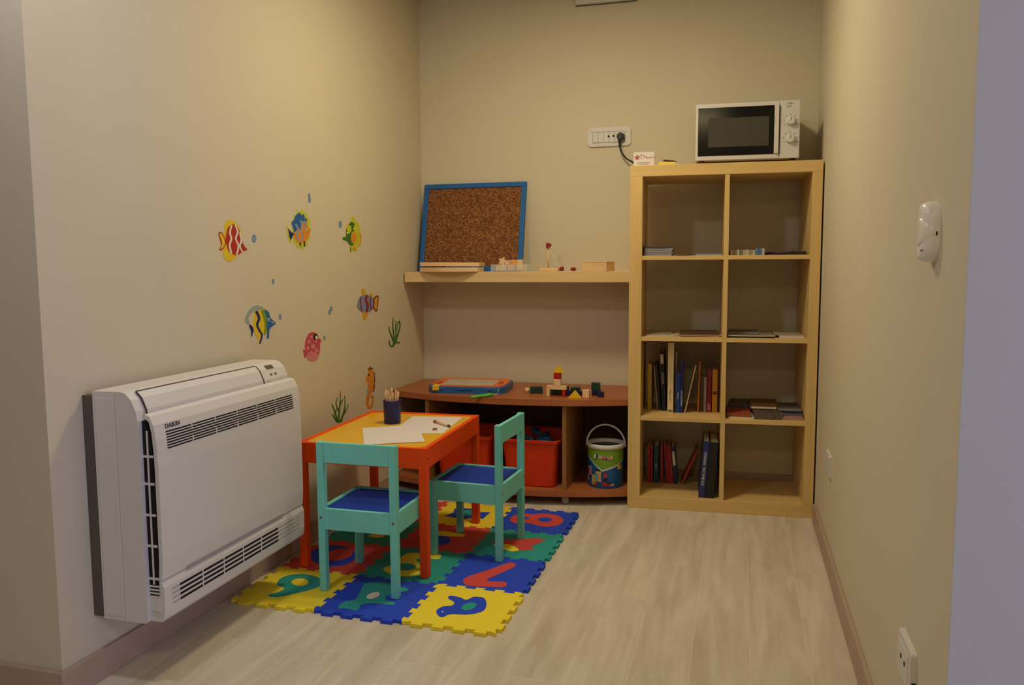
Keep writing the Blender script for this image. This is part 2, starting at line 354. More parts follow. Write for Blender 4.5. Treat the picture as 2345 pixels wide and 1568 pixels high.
def sheet(lab, cx, cv, zs, w, d, t, col, yaw=0, cat='magazine', bow=0.0, name='magazine', edge=None, ripple=0, group=None):
    """a flat lying magazine or pile of leaflets: gently bowed slab in the bookcase frame"""
    m = MB(); n = 14; b = bmesh.new(); top, bot = [], []
    for i in range(n+1):
        a = i/n; x = (a-.5)*w; z = bow*(2*a-1)**2+ripple*math.sin(a*7)
        top.append([b.verts.new((x, y, t+max(0, z))) for y in (-d/2, d/2)]); bot.append([b.verts.new((x, y, max(0, z)*(.25 if bow > 0 else 0))) for y in (-d/2, d/2)])
    for i in range(n):
        for A, rev in ((top, False), (bot, True)):
            f = [A[i][0], A[i+1][0], A[i+1][1], A[i][1]]; b.faces.new(f[::-1] if rev else f)
        b.faces.new((bot[i][0], bot[i+1][0], top[i+1][0], top[i][0])); b.faces.new((bot[i+1][1], bot[i][1], top[i][1], top[i+1][1]))
    b.faces.new((bot[0][1], bot[0][0], top[0][0], top[0][1])); b.faces.new((bot[n][0], bot[n][1], top[n][1], top[n][0]))
    cm = K('print_%02x%02x%02x' % tuple(int(c*255) for c in col), col, .5); m.add(b, cm)
    if edge:
        for f in m.bm.faces:
            if abs(f.normal.y) > .8 or abs(f.normal.x) > .8: pass
        i = m.mi(edge); m.bm.normal_update()
        for f in m.bm.faces:
            if abs(f.normal.z) < .3: f.material_index = i
    o = m.build(name, loc=bc(cx, cv, zs), rot=(0, 0, BYAW+yaw)); return tag(o, lab, cat, group)
def pxu(x, y, v): return bc_at((x, y), v)[0]
G1, G2, G3 = 'papers lying on the top row', 'papers lying on the second row', 'papers lying on the third row'
greyp = K('grey_page_edges', (.24, .24, .26), .7); bluep = K('blue_grey_pages', (.30, .31, .36), .7)
z = S1+.0003
for i, (c, w) in enumerate((((.20, .20, .22), .118), ((.26, .26, .27), .122), ((.17, .18, .20), .116), ((.24, .23, .24), .120), ((.05, .05, .06), .118))):
    lab = ['grey magazine lowest in the curled pile on the top row', 'pale grey magazine second from below in the curled pile', 'slate grey magazine in the middle of the curled pile', 'light grey magazine just under the black cover', 'black covered magazine lying on top of the curled pile'][i]
    sheet(lab, .120+.002*(i % 2), .14, z, w, .2, .0066, c, .01*(i-2), bow=.0012*i, edge=greyp if i < 4 else None, group=G1); z += .0067+.0012
sheet('dark leaflet lying flat beside the curled grey pile', .228, .13, S1+.0003, .07, .17, .0035, (.05, .035, .02), .05, group=G1, name='leaflet', cat='leaflet')
sheet('thin orange backed leaflet beside the pale blue brochure pile', .232, .10, S1+.004, .05, .15, .0016, (.35, .13, .05), -.1, group=G1, name='leaflet', cat='leaflet')
sheet('pale lilac brochure lowest beside the divider, top row', .333, .12, S1+.0003, .108, .2, .0055, (.36, .35, .40), 0, group=G1, name='brochure', cat='brochure', edge=bluep)
sheet('dark lilac brochure lying over the pale lilac one', .335, .125, S1+.006, .104, .2, .0055, (.13, .12, .15), .01, group=G1, name='brochure', cat='brochure')
# row of small leaflets (striped fronts) lying as a fan beside the divider
for k in range(11):
    c = [(.50, .50, .42), (.42, .30, .20), (.50, .50, .44), (.14, .16, .13), (.46, .36, .24), (.46, .46, .40), (.30, .26, .18), (.45, .40, .32), (.10, .20, .34), (.08, .18, .36), (.40, .42, .40)][k]
    o = MB().box(0, .0115, 0, .15, 0, .021+.001*(k % 3)+(.006 if k > 7 else 0), K('fan_%d' % k, c, .6), .0006).build('leaflet', loc=bc(D1+.010+k*.0128, .05, S1+.0003), rot=(0, 0, BYAW))
    tag(o, ['striped leaflet at the divider end of the standing leaflet row', 'tan leaflet, second of the standing leaflet row', 'off white leaflet, third of standing leaflet row', 'dark leaflet, fourth of standing leaflet row', 'sandy leaflet, fifth of the standing leaflet row', 'ivory leaflet, sixth of the standing leaflet row', 'brown leaflet, seventh of the standing leaflet row', 'beige leaflet just before the blue leaflets', 'blue leaflet, first of the two blue ones standing', 'deeper blue leaflet, second of two blue ones standing', 'pale leaflet closing the standing leaflet row'][k], 'leaflet', 'leaflets standing in a row on the top row')
sheet('navy blue magazine with raised corner beside the leaflet row', .620, .12, S1+.0003, .074, .2, .008, (.014, .012, .035), .10, bow=.005, group=G1)
sheet('black folder in the far corner of the top row', .706, .14, S1+.0003, .05, .2, .012, (.015, .012, .012), -.05, bow=.004, group=G1, name='folder', cat='folder')
sheet('curved pale sheet lying before the black folder', .680, .30, S1+.0128, .09, .1, .0008, (.40, .36, .28), 0, group=G1, name='leaflet', cat='leaflet')
# second row
sheet('white leaflet lying near the bookcase side, second row', .125, .13, S2+.0003, .115, .2, .003, (.55, .48, .36), .08, group=G2, name='leaflet', cat='leaflet')
sheet('grey printed sheet resting on the white leaflet, second row', .128, .16, S2+.0035, .10, .16, .0025, (.30, .26, .20), -.12, group=G2, name='leaflet', cat='leaflet')
sheet('beige magazine lying lowest beside the divider, second row', .29, .13, S2+.0003, .19, .2, .003, (.45, .36, .24), -.02, group=G2)
sheet('pink edged magazine in the fanned pile, second row', .30, .12, S2+.0036, .17, .19, .003, (.45, .20, .18), .05, group=G2)
sheet('olive covered magazine in the fanned pile, second row', .30, .14, S2+.0069, .165, .19, .003, (.16, .14, .07), -.04, group=G2)
sheet('brown covered magazine with bent back on top of fanned pile', .298, .15, S2+.0102, .165, .18, .0035, (.09, .045, .02), .03, bow=-.004, group=G2)
blk = K('black_cover', (.02, .014, .01))
sheet('black bound catalogue lowest beside the divider, second row', .515, .13, S2+.0003, .185, .22, .006, (.02, .014, .010), .0, group=G2, name='catalogue', cat='catalogue')
sheet('wide cream edged brochure lying over the black catalogue', .512, .135, S2+.0066, .19, .22, .003, (.25, .21, .14), .02, bow=.002, group=G2, edge=M_cream, name='brochure', cat='brochure')
sheet('mauve covered magazine topmost over the black catalogue', .49, .18, S2+.0116, .13, .17, .006, (.15, .10, .085), -.04, group=G2, edge=greyp)
sheet('white notepad block at the front edge, second row', .678, .10, S2+.0003, .098, .14, .0095, (.62, .56, .46), .01, group=G2, name='notepad', cat='notepad', edge=K('white_edges', (.6, .55, .47)))
sheet('pinkish leaflet lying across the white notepad block', .668, .14, S2+.0101, .11, .18, .003, (.36, .27, .23), -.03, group=G2, name='leaflet', cat='leaflet')
# third row, second compartment
sheet('white magazine lowest of the red topped pile, third row', .487, .13, S3+.0003, .125, .20, .006, (.55, .47, .37), .02, group=G3, edge=M_cream)
sheet('red and orange covered magazine with picture, third row', .473, .13, S3+.0066, .098, .19, .016, (.34, .055, .022), -.02, group=G3, edge=K('red_edges', (.30, .07, .035)))
sheet('brick red leaflet lying on the red and orange magazine', .475, .19, S3+.0229, .092, .12, .007, (.20, .04, .03), -.05, group=G3, name='leaflet', cat='leaflet')
sheet('dark slate covered book on top of red magazines', .478, .20, S3+.0302, .085, .14, .018, (.06, .05, .04), -.12, group=G3, name='book', cat='book')
sheet('dark patterned magazine bundle in the middle, third row', .590, .10, S3+.0003, .115, .15, .028, (.075, .055, .045), .03, bow=.002, group=G3, edge=mat('mottled_edges', (.11, .085, .065), .6, .3, var=.7, scale=120))
o = thing('book', 'brown cloth bound book with pale pages on dark magazine bundle', 'book', bc(.582, .185, S3+.0308), (0, 0, BYAW-.03), G3)
MB().box(-.056, .056, -.075, .075, 0, .0015, K('brown_cloth', (.13, .055, .008))).box(-.056, .056, -.075, .075, .0115, .022, K('brown_cloth', (.13, .055, .008)), .001).build('cover', o)
MB().box(-.053, .053, -.073, .07, .0015, .0115, M_cream).build('pages', o, 'cream paper edges')
sheet('pale pink magazine lowest of the pile by the bookcase side', .690, .11, S3+.0003, .092, .17, .007, (.36, .19, .14), .02, group=G3, edge=K('pink_edges', (.42, .26, .2)))
sheet('salmon magazine second in the pile by the bookcase side', .685, .12, S3+.0076, .098, .17, .008, (.34, .14, .10), -.02, group=G3, edge=K('pink_edges', (.42, .26, .2)))
sheet('blue edged magazine in the pile by the bookcase side', .684, .14, S3+.0159, .10, .17, .008, (.07, .08, .18), .01, group=G3, edge=K('blue_edges', (.12, .13, .22)))
sheet('black leaflet between blue edged and grey magazines', .686, .15, S3+.0242, .096, .16, .007, (.022, .020, .035), -.01, group=G3, name='leaflet', cat='leaflet')
sheet('grey magazine topmost of the pile by the bookcase side', .684, .16, S3+.0315, .096, .16, .010, (.09, .075, .065), .02, group=G3, edge=greyp)

# ------------------------------------------------------------------ microwave on the bookcase
u0, z0 = bc_at((1592, 367), .04); u1, z1 = bc_at((1830, 361), .04); zt = (bc_at((1592, 236), .04)[1]+bc_at((1830, 231), .04)[1])/2
MWW = u1-u0; zb_ = BH+.014; MH = zt-zb_
r = thing('microwave', 'white microwave oven with black door and two round knobs on bookcase', 'microwave', bc(u0, .04, BH), (0, 0, BYAW))
MB().box(0, MWW, .012, .31, .014, .014+MH, M_white2, .004).build('casing', r)
MB().box(.001, MWW-.08, 0, .012, .016, .014+MH-.001, M_white2, .003).build('door_frame', r)
dz0, dz1 = .014+MH*.085, .014+MH*.925
MB().box(.010, MWW-.101, -.0015, .004, dz0, dz1, M_glass, .0006).build('door_glass', r, 'black glass')
MB().box(.052, MWW-.122, -.0022, -.001, .014+MH*.235, .014+MH*.74, M_win).build('door_window', r, 'dim see through window panel')
MB().box(MWW-.101, MWW-.083, -.010, .004, dz0+.002, dz1, M_white, .002).build('door_handle', r)
MB().box(MWW-.083, MWW-.0795, -.001, .006, dz0, dz1, M_dark).build('door_gap', r)
MB().box(MWW-.079, MWW, 0, .012, .015, .014+MH-.0005, M_white2, .003).build('control_panel', r)
for zz in (.64, .335):
    t = MB(); t.lathe([(.019, 0), (.019, .004), (.0165, .006), (.0155, .017), (.013, .019)], M_white, 28, Matrix.Translation((MWW-.037, 0, .014+MH*zz)) @ TY)
    t.box(MWW-.0385, MWW-.0355, -.0195, -.018, .014+MH*zz, .014+MH*zz+.013, M_ink); t.build('knob', r)
T0 = lambda x, z: Matrix.Translation((MWW+x, -.0003, .014+MH*z)) @ TY
lettering('600w\ngrill', 'panel_lettering', .011, M_ink, r, T0(-.052, .93), .0002)
t = MB()
for zz in (.64, .335):
    for k in range(7):
        a = math.radians(-30+40*k); t.box(MWW-.0375+.027*math.cos(a)-.003, MWW-.0375+.027*math.cos(a)+.003, -.0005, .0002, .014+MH*zz+.027*math.sin(a)-.0012, .014+MH*zz+.027*math.sin(a)+.0012, M_ink)
t.build('dial_marks', r)
for x in (.02, MWW-.03):
    for y in (.02, .28): MB().lathe([(.012, 0), (.014, .014)], M_black, 14, Matrix.Translation((x+.005, y, 0))).build('foot', r)

# small things on the bookcase top
ca = bc_at((1451, 376), .085); cbb = bc_at((1498, 375), .085); cw = cbb[0]-ca[0]; ch = bc_at((1451, 349), .085)[1]-BH
r = thing('business_card', 'white card with red flower emblem standing on the bookcase top', 'card', bc(ca[0], .085, BH+.0003), (0, 0, BYAW))
MB().box(0, cw, 0, .0012, 0, ch, M_paper).build('card', r)
redm = K('dark_red_print', (.30, .03, .03))
t = MB(); fx, fz = cw*.17, ch*.66
for k in range(5):
    a = math.radians(90+72*k); t.prism(smooth([(fx+.001*math.cos(a+1.57), fz+.001*math.sin(a+1.57)), (fx+.008*math.cos(a+.35), fz+.008*math.sin(a+.35)), (fx+.0125*math.cos(a), fz+.0125*math.sin(a)), (fx+.008*math.cos(a-.35), fz+.008*math.sin(a-.35))], 3), 0, .0004, redm, TY)
t.build('flower_emblem', r, 'dark red flower')
lettering('Bed\nla', 'card_lettering', .0125, M_ink, r, Matrix.Translation((cw*.32, -.0001, ch*.74)) @ TY, .0002)
lettering('Minerva', 'card_lettering', .0150, redm, r, Matrix.Translation((cw*.50, -.0001, ch*.58)) @ TY, .0003)
MB().box(cw*.16, cw*.8, -.0003, 0, ch*.30, ch*.33, M_ink).box(cw*.22, cw*.74, -.0003, 0, ch*.2, ch*.225, M_ink).build('small_print', r)
MB().box(cw*.1, cw*.9, .0012, .03, 0, .002, M_paper).build('fold', r)
u, _ = bc_at((1530, 371), .1)
o = MB().box(-.035, .035, -.04, .04, 0, .0125, K('yellow_pad', (.80, .62, .12), .7), .0005).build('notepad', loc=bc(u-.005, .055, BH+.0003), rot=(0, 0, BYAW+.1)); tag(o, 'yellow notepad lying beside the standing card on the bookcase', 'notepad')
r = thing('pen', 'dark ballpoint pen lying on yellow notepad', 'pen', bc(u+.010, .035, BH+.0165), (0, .06, BYAW-.12))
MB().tube([(-.028, 0, .004), (.018, 0, .0005)], .004, K('brown_pen', (.05, .02, .008)), 10).build('barrel', r)
MB().tube([(.018, 0, .0005), (.030, 0, -.0012)], [.004, .001], M_black, 10).build('tip', r)

# ------------------------------------------------------------------ wall socket, plug and flex on the back wall
a, b = at_y((1347, 294), 0), at_y((1445, 333), 0)
r = thing('socket_plate', 'white six module socket plate on the back wall', 'socket', (0, 0, 0))
MB().prism(rrect(a.x, b.x, b.z, a.z, .016), 0, .009, M_white, TY, bev=.003).build('plate', r)
mx0, mx1, mz0, mz1 = a.x+.025, b.x-.028, b.z+.018, a.z-.022
t = MB().box(mx0, mx1, -.0105, -.006, mz0, mz1, M_white, .0008); n = 6
for k in range(n+1): xx = mx0+(mx1-mx0)*k/n; t.box(xx-.0006, xx+.0006, -.0112, -.008, mz0, mz1, M_ink)
t.box(mx0, mx1, -.0112, -.008, mz0-.0005, mz0+.0008, M_ink).box(mx0, mx1, -.0112, -.008, mz1-.0008, mz1+.0005, M_ink).build('module_row', r)
for px in ((1394, 312), (1405, 311)):
    c = at_y(px, -.011); MB().lathe([(.0052, 0), (.0052, .0012)], M_dark, 14, Matrix.Translation((c.x, -.0105, c.z)) @ TY).build('socket_hole', r)
for px in ((1354, 301), (1443, 304)):
    c = at_y(px, -.009); MB().lathe([(.0028, 0), (.0028, .001)], M_bolt, 12, Matrix.Translation((c.x, -.0088, c.z)) @ TY).build('cover_screw', r)
c = at_y((1421, 312), -.03)
r = thing('power_plug', 'black plug with curving flex in the white socket plate', 'plug', (0, 0, 0))
MB().lathe([(.017, 0), (.019, .006), (.018, .022), (.013, .030)], M_black, 22, Matrix.Translation((c.x, -.0115, c.z)) @ TY).build('plug', r)
pts = [at_y(p, -.033) for p in ((1420, 316), (1419, 328), (1421, 342), (1427, 354), (1436, 364), (1448, 371))]
pts += [Vector((pts[-1].x+.03, -.022, pts[-1].z-.03)), Vector((pts[-1].x+.06, -.022, pts[-1].z-.15))]
MB().tube(smooth([tuple(p) for p in pts], 5, False), [.0085]*4+[.006]*4+[.0042]*28, M_black, 10).build('flex', r)

# fixture high on the back wall
a, b = at_y((1318, 10), -.03), at_y((1455, 1), -.03)
r = thing('emergency_light', 'white rectangular light housing high on the back wall', 'light', (0, 0, 0))
MB().box(a.x-.004, b.x+.004, -.006, 0, a.z-.003, CEIL-.004, M_grey, .001).build('back_plate', r)
MB().box(a.x, b.x, -.03, -.006, a.z, CEIL-.005, M_white2, .003).build('housing', r)
# detector, plates on the side wall
M_bright = mat('bright_white_plastic', (.80, .78, .76), .35, .4)
r = thing('motion_detector', 'white oval motion detector on the side wall', 'detector', (0, 0, 0))
TW = Matrix(((0, 0, -1, WID), (1, 0, 0, 0), (0, 1, 0, 0), (0, 0, 0, 1)))
def dome(yc, zc, hw, hz, hgt, m, base, pz=1.0):
    """rounded housing that swells from its base outline to a flattened crown"""
    t = bmesh.new(); rings = []
    for k in range(10):
        a = k/9*PI/2; sy = .22+.78*math.cos(a) if k else 1; sz = (.80+.20*math.cos(a))*pz if k else pz
        pts = rrect(-hw*sy, hw*sy, -hz*sz, hz*sz, min(hw*sy, hz*sz)*.95, 6)
        rings.append([t.verts.new((WID-base-(hgt-base)*math.sin(a), yc+y, zc+z)) for y, z in pts])
    foot = [t.verts.new((WID, v.co.y, v.co.z)) for v in rings[0]]; rings.insert(0, foot); N = len(foot)
    for a, b in zip(rings, rings[1:]):
        for k in range(N): f = t.faces.new((a[k], a[(k+1) % N], b[(k+1) % N], b[k])); f.smooth = b is not rings[1]
    t.faces.new(rings[0][::-1]); t.faces.new(rings[-1])
    return MB().add(t, m)
dome(-2.387, 1.1265, .036, .052, .026, M_bright, .009).build('housing', r)
dome(-2.391, 1.126, .0325, .027, .0282, mat('milky_lens', (.82, .78, .70), .3, .5), .012).build('lens', r)
MB().box(WID-.0258, WID-.0225, -2.4105, -2.400, 1.0935, 1.0955, M_ink).build('marking', r)
MB().box(WID-.0065, WID-.0040, -2.4238, -2.4215, 1.119, 1.126, M_dark).build('side_slot', r)
r = thing('wall_plate', 'small white blank plate low on the side wall by the bookcase', 'plate', (0, 0, 0))
MB().prism(rrect(-.965, -.845, .318, .398, .006), 0, .009, M_white, TW, bev=.002).build('plate', r)
MB().box(WID-.0098, WID-.0088, -.945, -.865, .332, .384, M_white, .0004).build('insert', r)
r = thing('low_socket', 'white socket plate low on the side wall near its front corner', 'socket', (0, 0, 0))
MB().prism(rrect(-2.395, -2.275, .285, .365, .008), 0, .011, M_white, TW, bev=.003).build('plate', r)
t = MB().box(WID-.0125, WID-.0105, -2.375, -2.295, .300, .350, M_white, .0004)
t.build('module_row', r)
for yy in (-2.352, -2.318): MB().lathe([(.005, 0), (.005, .0016)], M_dark, 12, Matrix.Translation((WID-.0118, yy, .325)) @ Matrix.Rotation(-PI/2, 4, 'Y')).build('socket_hole', r)
MB().box(WID-.008, WID, -2.3965, -2.3945, .300, .310, M_dark).build('release_slot', r)

# ------------------------------------------------------------------ wall shelf
r = thing('wall_shelf', 'long pale birch floating shelf across the back wall', 'shelf', (0, 0, 0))
MB().prism([(.008, -.001), (.008, -.26), (1.120, -.26), (1.109, -.001)], ZS-.05, ZS, M_shelf, bev=.001).build('board', r)

# ------------------------------------------------------------------ cork board
r = thing('cork_board', 'cork pin board with blue wooden frame leaning on the back wall', 'pin board', (.024, -.118, ZS+.0005), (math.radians(-13.0), 0, 0))
CWD, CHT = .540, .455
t = MB()
for x0, x1, y0, y1 in ((0, CWD, 0, .024), (0, CWD, CHT-.024, CHT), (0, .024, .024, CHT-.024), (CWD-.024, CWD, .024, CHT-.024)):
    t.box(x0, x1, 0, .018, y0, y1, K('blue_frame_paint', (.010, .115, .38), .5), .002)
t.build('frame', r, 'blue painted frame')
MB().box(.022, CWD-.022, .006, .014, .022, CHT-.022, cork_mat()).build('cork_sheet', r, 'brown speckled cork')

# ------------------------------------------------------------------ toys on the wall shelf
zs = ZS+.0004
x0, x1 = at_y((969, 618), -.20).x, at_y((1103, 618), -.20).x
def board(name, lab, cx, cy, zz, w, bulge, t_, d, tilt=0, col=None):
    front = [(-w/2+w*k/12, -d/2-bulge*math.sin(PI*k/12)) for k in range(13)]
    o = MB().prism(front+[(w/2, d/2), (-w/2, d/2)], 0, t_, col or M_natx, bev=.001).build(name, loc=(cx, cy, zz), rot=(0, tilt, 0)); return tag(o, lab, 'toy', 'flat wooden toys by the cork board')
zc = (x0+x1)/2
board('wooden_board', 'lower curved wooden board jutting over the shelf edge', zc+.005, -.215, zs, x1-x0-.01, .05, .020, .10)
board('wooden_board', 'upper wooden board stacked below the cork board', zc, -.195, zs+.0265, x1-x0, .012, .018, .09, .008)
o = MB().box(-.045, .045, -.02, .02, 0, .006, M_natx, .001).build('flat_wooden_piece', loc=(x0+.06, -.19, zs+.0203)); tag(o, 'thin wooden slat between the two stacked boards', 'toy', 'flat wooden toys by the cork board')
# clear box of wooden pieces
x0, x1 = at_y((1130, 618), -.16).x, at_y((1212, 618), -.16).x
r = thing('clear_box', 'clear plastic box of wooden shapes before the cork board', 'box', (x0, -.16, zs))
w, d, h = x1-x0, .09, .034
MB().box(0, w, -d/2, d/2, 0, .002, M_clear).box(0, w, -d/2, -d/2+.0015, .002, h, M_clear).box(0, w, d/2-.0015, d/2, .002, h, M_clear).box(0, .0015, -d/2+.0015, d/2-.0015, .002, h, M_clear).box(w-.0015, w, -d/2+.0015, d/2-.0015, .002, h, M_clear).build('tray', r)
pk = K('pinkish_wood', (.72, .46, .33)); og = K('orange_wood', (.75, .34, .10)); gp = 'wooden shapes in the clear box'
def piece(lab, x, y, zz, sx, sy, sz, m, rz=0, star=False):
    if star:
        pts = []
        for k in range(10): rr = (.5 if k % 2 == 0 else .28)*sx; a = PI/2+PI*k/5; pts.append((rr*math.cos(a), rr*math.sin(a)))
        o = MB().prism(pts, -sy/2, sy/2, m, TY).build('wooden_shape', loc=(x0+x, -.16+y, zs+zz+sz/2), rot=(0, math.radians(rz), 0))
    else: o = MB().box(-sx/2, sx/2, -sy/2, sy/2, 0, sz, m, .002).build('wooden_shape', loc=(x0+x, -.16+y, zs+zz), rot=(0, 0, math.radians(rz)))
    tag(o, lab, 'toy', gp)
piece('pale wooden block in the corner of the clear box', .055, -.02, .0024, .040, .03, .028, M_nat, 5)
piece('pinkish wooden block in the middle of the clear box', .100, -.02, .0024, .036, .03, .026, pk, -4)
piece('wooden block at the far end of the clear box', .142, -.018, .0024, .034, .03, .027, M_nat, 7)
piece('small wooden bar standing behind in the clear box', .024, .015, .0024, .024, .03, .024, M_nat, 0)
piece('orange tinted wooden block piled on top in the box', .108, -.014, .0290, .030, .026, .026, og, 8)
piece('rosy wooden block piled beside the orange tinted one', .078, -.014, .0306, .028, .026, .022, pk, 3)
piece('pale wooden block topping the far end of the box', .140, -.012, .0300, .028, .026, .026, M_nat, -6)
piece('star shaped wooden piece standing out of the clear box', .052, -.016, .0306, .046, .012, .036, M_nat, 18, True)
# string toy
xa, xb_ = at_y((1238, 619), -.13).x, at_y((1281, 619), -.13).x
r = thing('string_toy', 'wooden post toy with red head and string on the shelf', 'toy', ((xa+xb_)/2, -.13, zs))
rd = K('red_brown_lacquer', (.26, .018, .012), .35)
MB().box(-(xb_-xa)/2, (xb_-xa)/2, -.03, .03, 0, .016, M_natx, .002).build('base', r)
hx = at_y((1256, 568), -.13).x-(xa+xb_)/2; hz = at_y((1256, 568), -.13).z-zs
MB().tube([(hx, 0, .016), (hx, 0, hz)], .0042, M_nat, 12).build('post', r)
hh = [(-.010, 0), (.008, 0), (.007, .008), (.0125, .010), (.0135, .016), (.008, .024), (-.006, .026), (-.0115, .018), (-.009, .008)]
MB().prism(smooth(hh, 3), -.008, .008, rd, Matrix.Translation((hx, 0, hz-.001)) @ TY, bev=.002).build('head', r, 'red brown horse shaped head')
ob = lambda p: (at_y(p, -.14).x-(xa+xb_)/2, -.01, at_y(p, -.14).z-zs)
B1, B2 = ob((1287, 615)), ob((1312, 615))
st = [(hx+.004, -.008, hz+.004), ob((1266, 585)), ob((1275, 603)), (B1[0]-.004, -.01, .022), (B1[0], -.01, .014)]
st2 = [(B1[0], -.01, .012), (B1[0]+.014, -.014, .006), (B1[0]+.022, -.004, .010), (B2[0], -.01, .016)]
MB().tube(smooth(st, 5, False), .0016, M_paper, 6).tube(smooth(st2, 5, False), .0018, M_paper, 6).build('string', r, 'white string')
MB().ball((B1[0], -.01, .0115), .0115, rd).build('bead', r, 'red brown bead')
MB().ball((B2[0]+.002, -.01, .0095), .0095, rd, sc=(1.55, 1, 1)).build('bead', r, 'red brown bead')
# wooden box
c = at_z((1388, 621), ZS); c = at_y((1388, 621), -.275)
r = thing('wooden_box', 'plain wooden box turned cornerwise at the shelf edge', 'box', (c.x, -.262, zs), (0, 0, math.radians(-17)))
w, d, h = .128, .085, .040
MB().box(-w, 0, 0, d, 0, h, M_natx, .001).build('box_body', r)
MB().box(-w-.002, .001, -.001, d+.001, h, h+.004, M_natx, .001).build('lid', r)

# ------------------------------------------------------------------ low bench
r = thing('low_bench', 'low cherry wood toy bench with bowed front under the shelf', 'bench', (0, 0, 0))
def bow(inset=0, n=24, y1=-.016, x0=.004):
    Rr = 1.493; cx_ = .5655; pts = []
    for k in range(n+1):
        x = x0+(1.128-x0)*k/n; dx = x-cx_; pts.append((x, -(.53-inset-(Rr-math.sqrt(Rr*Rr-dx*dx)))))
    return pts+[(1.1085, y1), (x0, y1)]
MB().prism(bow(), ZB-.027, ZB, M_cherry, bev=.001).build('top_panel', r)
MB().prism(bow(.004, x0=.014), .042, .069, M_cherry, bev=.001).build('bottom_panel', r)
for xx, yf in ((.190, -.47), (.846, -.485)): MB().box(xx, xx+.019, yf, -.03, .069, ZB-.027, M_cherryd, .0006).build('divider', r)
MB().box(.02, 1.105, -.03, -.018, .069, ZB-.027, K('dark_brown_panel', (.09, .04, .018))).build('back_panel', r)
for x, y in ((.20, -.455), (.854, -.455), (.2, -.07), (.854, -.07)): MB().lathe([(.017, 0), (.017, .042)], K('grey_foot', (.35, .33, .30)), 16, Matrix.Translation((x, y, 0))).build('leg', r)

# bins
def bin_(lab, cx, cy, w, d):
    r = thing('storage_bin', lab, 'bin', (cx, cy, .0695), group='red orange bins in the low bench')
    def ring(s, o): return rrect(-w/2*s-o, w/2*s+o, -d/2*s-o, d/2*s+o, .035, 5)
    t = bmesh.new(); hs = [(0, .88, -.006), (0.004, .88, 0), (.205, 1, 0), (.205, 1, .008), (.217, 1, .010), (.219, 1, .004), (.212, 1, -.004), (.01, .88, -.004)]; rings = []
    for z_, s_, o_ in hs: rings.append([t.verts.new((x, y, z_)) for x, y in ring(s_, o_)])
    N = len(rings[0])
    for a, b in zip(rings, rings[1:]):
        for k in range(N): f = t.faces.new((a[k], a[(k+1) % N], b[(k+1) % N], b[k])); f.smooth = False
    t.faces.new(rings[0][::-1]); t.faces.new(rings[-1])
    MB().add(t, M_bin).build('tub', r)
    return r
bin_('red orange storage bin in the bench compartment nearest the bucket', .692, -.325, .262, .31)
bin_('red orange storage bin partly hidden behind the table, in bench', .364, -.31, .27, .31)
tb = K('blue_toy', (.02, .13, .32), .35); gpt = 'toys heaped in the red bin'
for i, (x, y, z_, R_, lab) in enumerate(((.64, -.36, .272, .034, 'blue curved toy track heaped in the red bin'), (.742, -.37, .268, .034, 'blue ring toy beside the curved track in bin'), (.692, -.25, .278, .040, 'blue toy hoop at the back of the red bin'))):
    o = MB().tube([(R_*math.cos(a*.3), R_*math.sin(a*.3), 0) for a in range(18)], .009, tb, 8).build('toy_track', loc=(x, y, z_), rot=(.25*(i-1), .2-.15*i, i)); tag(o, lab, 'toy', gpt)
for i, (x, y, c, lab) in enumerate(((.628, -.36, (.02, .10, .3), 'dark blue block low in the red bin'), (.76, -.36, (.4, .03, .02), 'red block low in the red bin'), (.692, -.25, (.02, .12, .28), 'blue block deep at the back of red bin'))):
    o = MB().box(-.03, .03, -.03, .03, 0, .165, K('toyblk%d' % i, c), .006).build('toy_block', loc=(x, y, .0830), rot=(0, 0, i*.2)); tag(o, lab, 'toy', gpt)

# bucket with block picture
cx_, cy_ = 1.018, -.335
r = thing('toy_bucket', 'round toy block bucket with green and blue label in the bench', 'bucket', (cx_, cy_, .0695))
RB, HB = .081, .190
gB, bB = K('bucket_green', (.17, .33, .03), .35), K('bucket_blue', (.010, .11, .36), .35)
wht = K('bucket_white', (.72, .70, .66), .4)
MB().lathe([(.001, 0), (RB-.001, 0), (RB, .003), (RB+.001, HB)], bB, 40, cap=False).lathe([(RB+.001, HB), (RB-.002, HB), (RB-.003, .006), (.001, .005)], K('pail_inside', (.10, .095, .07)), 40, cap=False).build('pail', r)
MB().lathe([(RB+.0005, HB-.013), (RB+.005, HB-.012), (RB+.006, HB+.006), (RB+.002, HB+.008), (RB-.006, HB+.005), (RB-.006, HB-.010)], wht, 40, cap=False).build('rim', r)
def wrap(poly, m, lift, t):     # a printed shape bent round the pail; poly in (angle deg, height)
    b = bmesh.new(); big = []
    for i in range(len(poly)):
        p, q = poly[i-1], poly[i]; k = max(1, int(abs(p[0]-q[0])/6))
        big += [(p[0]+(q[0]-p[0])*j/k, p[1]+(q[1]-p[1])*j/k) for j in range(k)]
    vs = [b.verts.new((a, z_, 0)) for a, z_ in big]; b.faces.new(vs)
    bmesh.ops.triangulate(b, faces=b.faces[:])
    for _ in range(3): 
        es = [e for e in b.edges if abs(e.verts[0].co.x-e.verts[1].co.x) > 7]
        if es: bmesh.ops.subdivide_edges(b, edges=es, cuts=1)
    bmesh.ops.triangulate(b, faces=b.faces[:])
    for v in b.verts:
        a = math.radians(v.co.x-90); rr = RB+.0012+lift; v.co = Vector((rr*math.cos(a), rr*math.sin(a), v.co.y))
    t.add(b, m)
t = MB()
wrap([(-85, .186), (-85, .150), (-40, .118), (-2, .078), (45, .100), (85, .125), (85, .186)], wht, 0, t)
wrap([(-85, .188), (-85, .156), (-40, .124), (-2, .085), (45, .107), (85, .132), (85, .188)], gB, .0005, t)
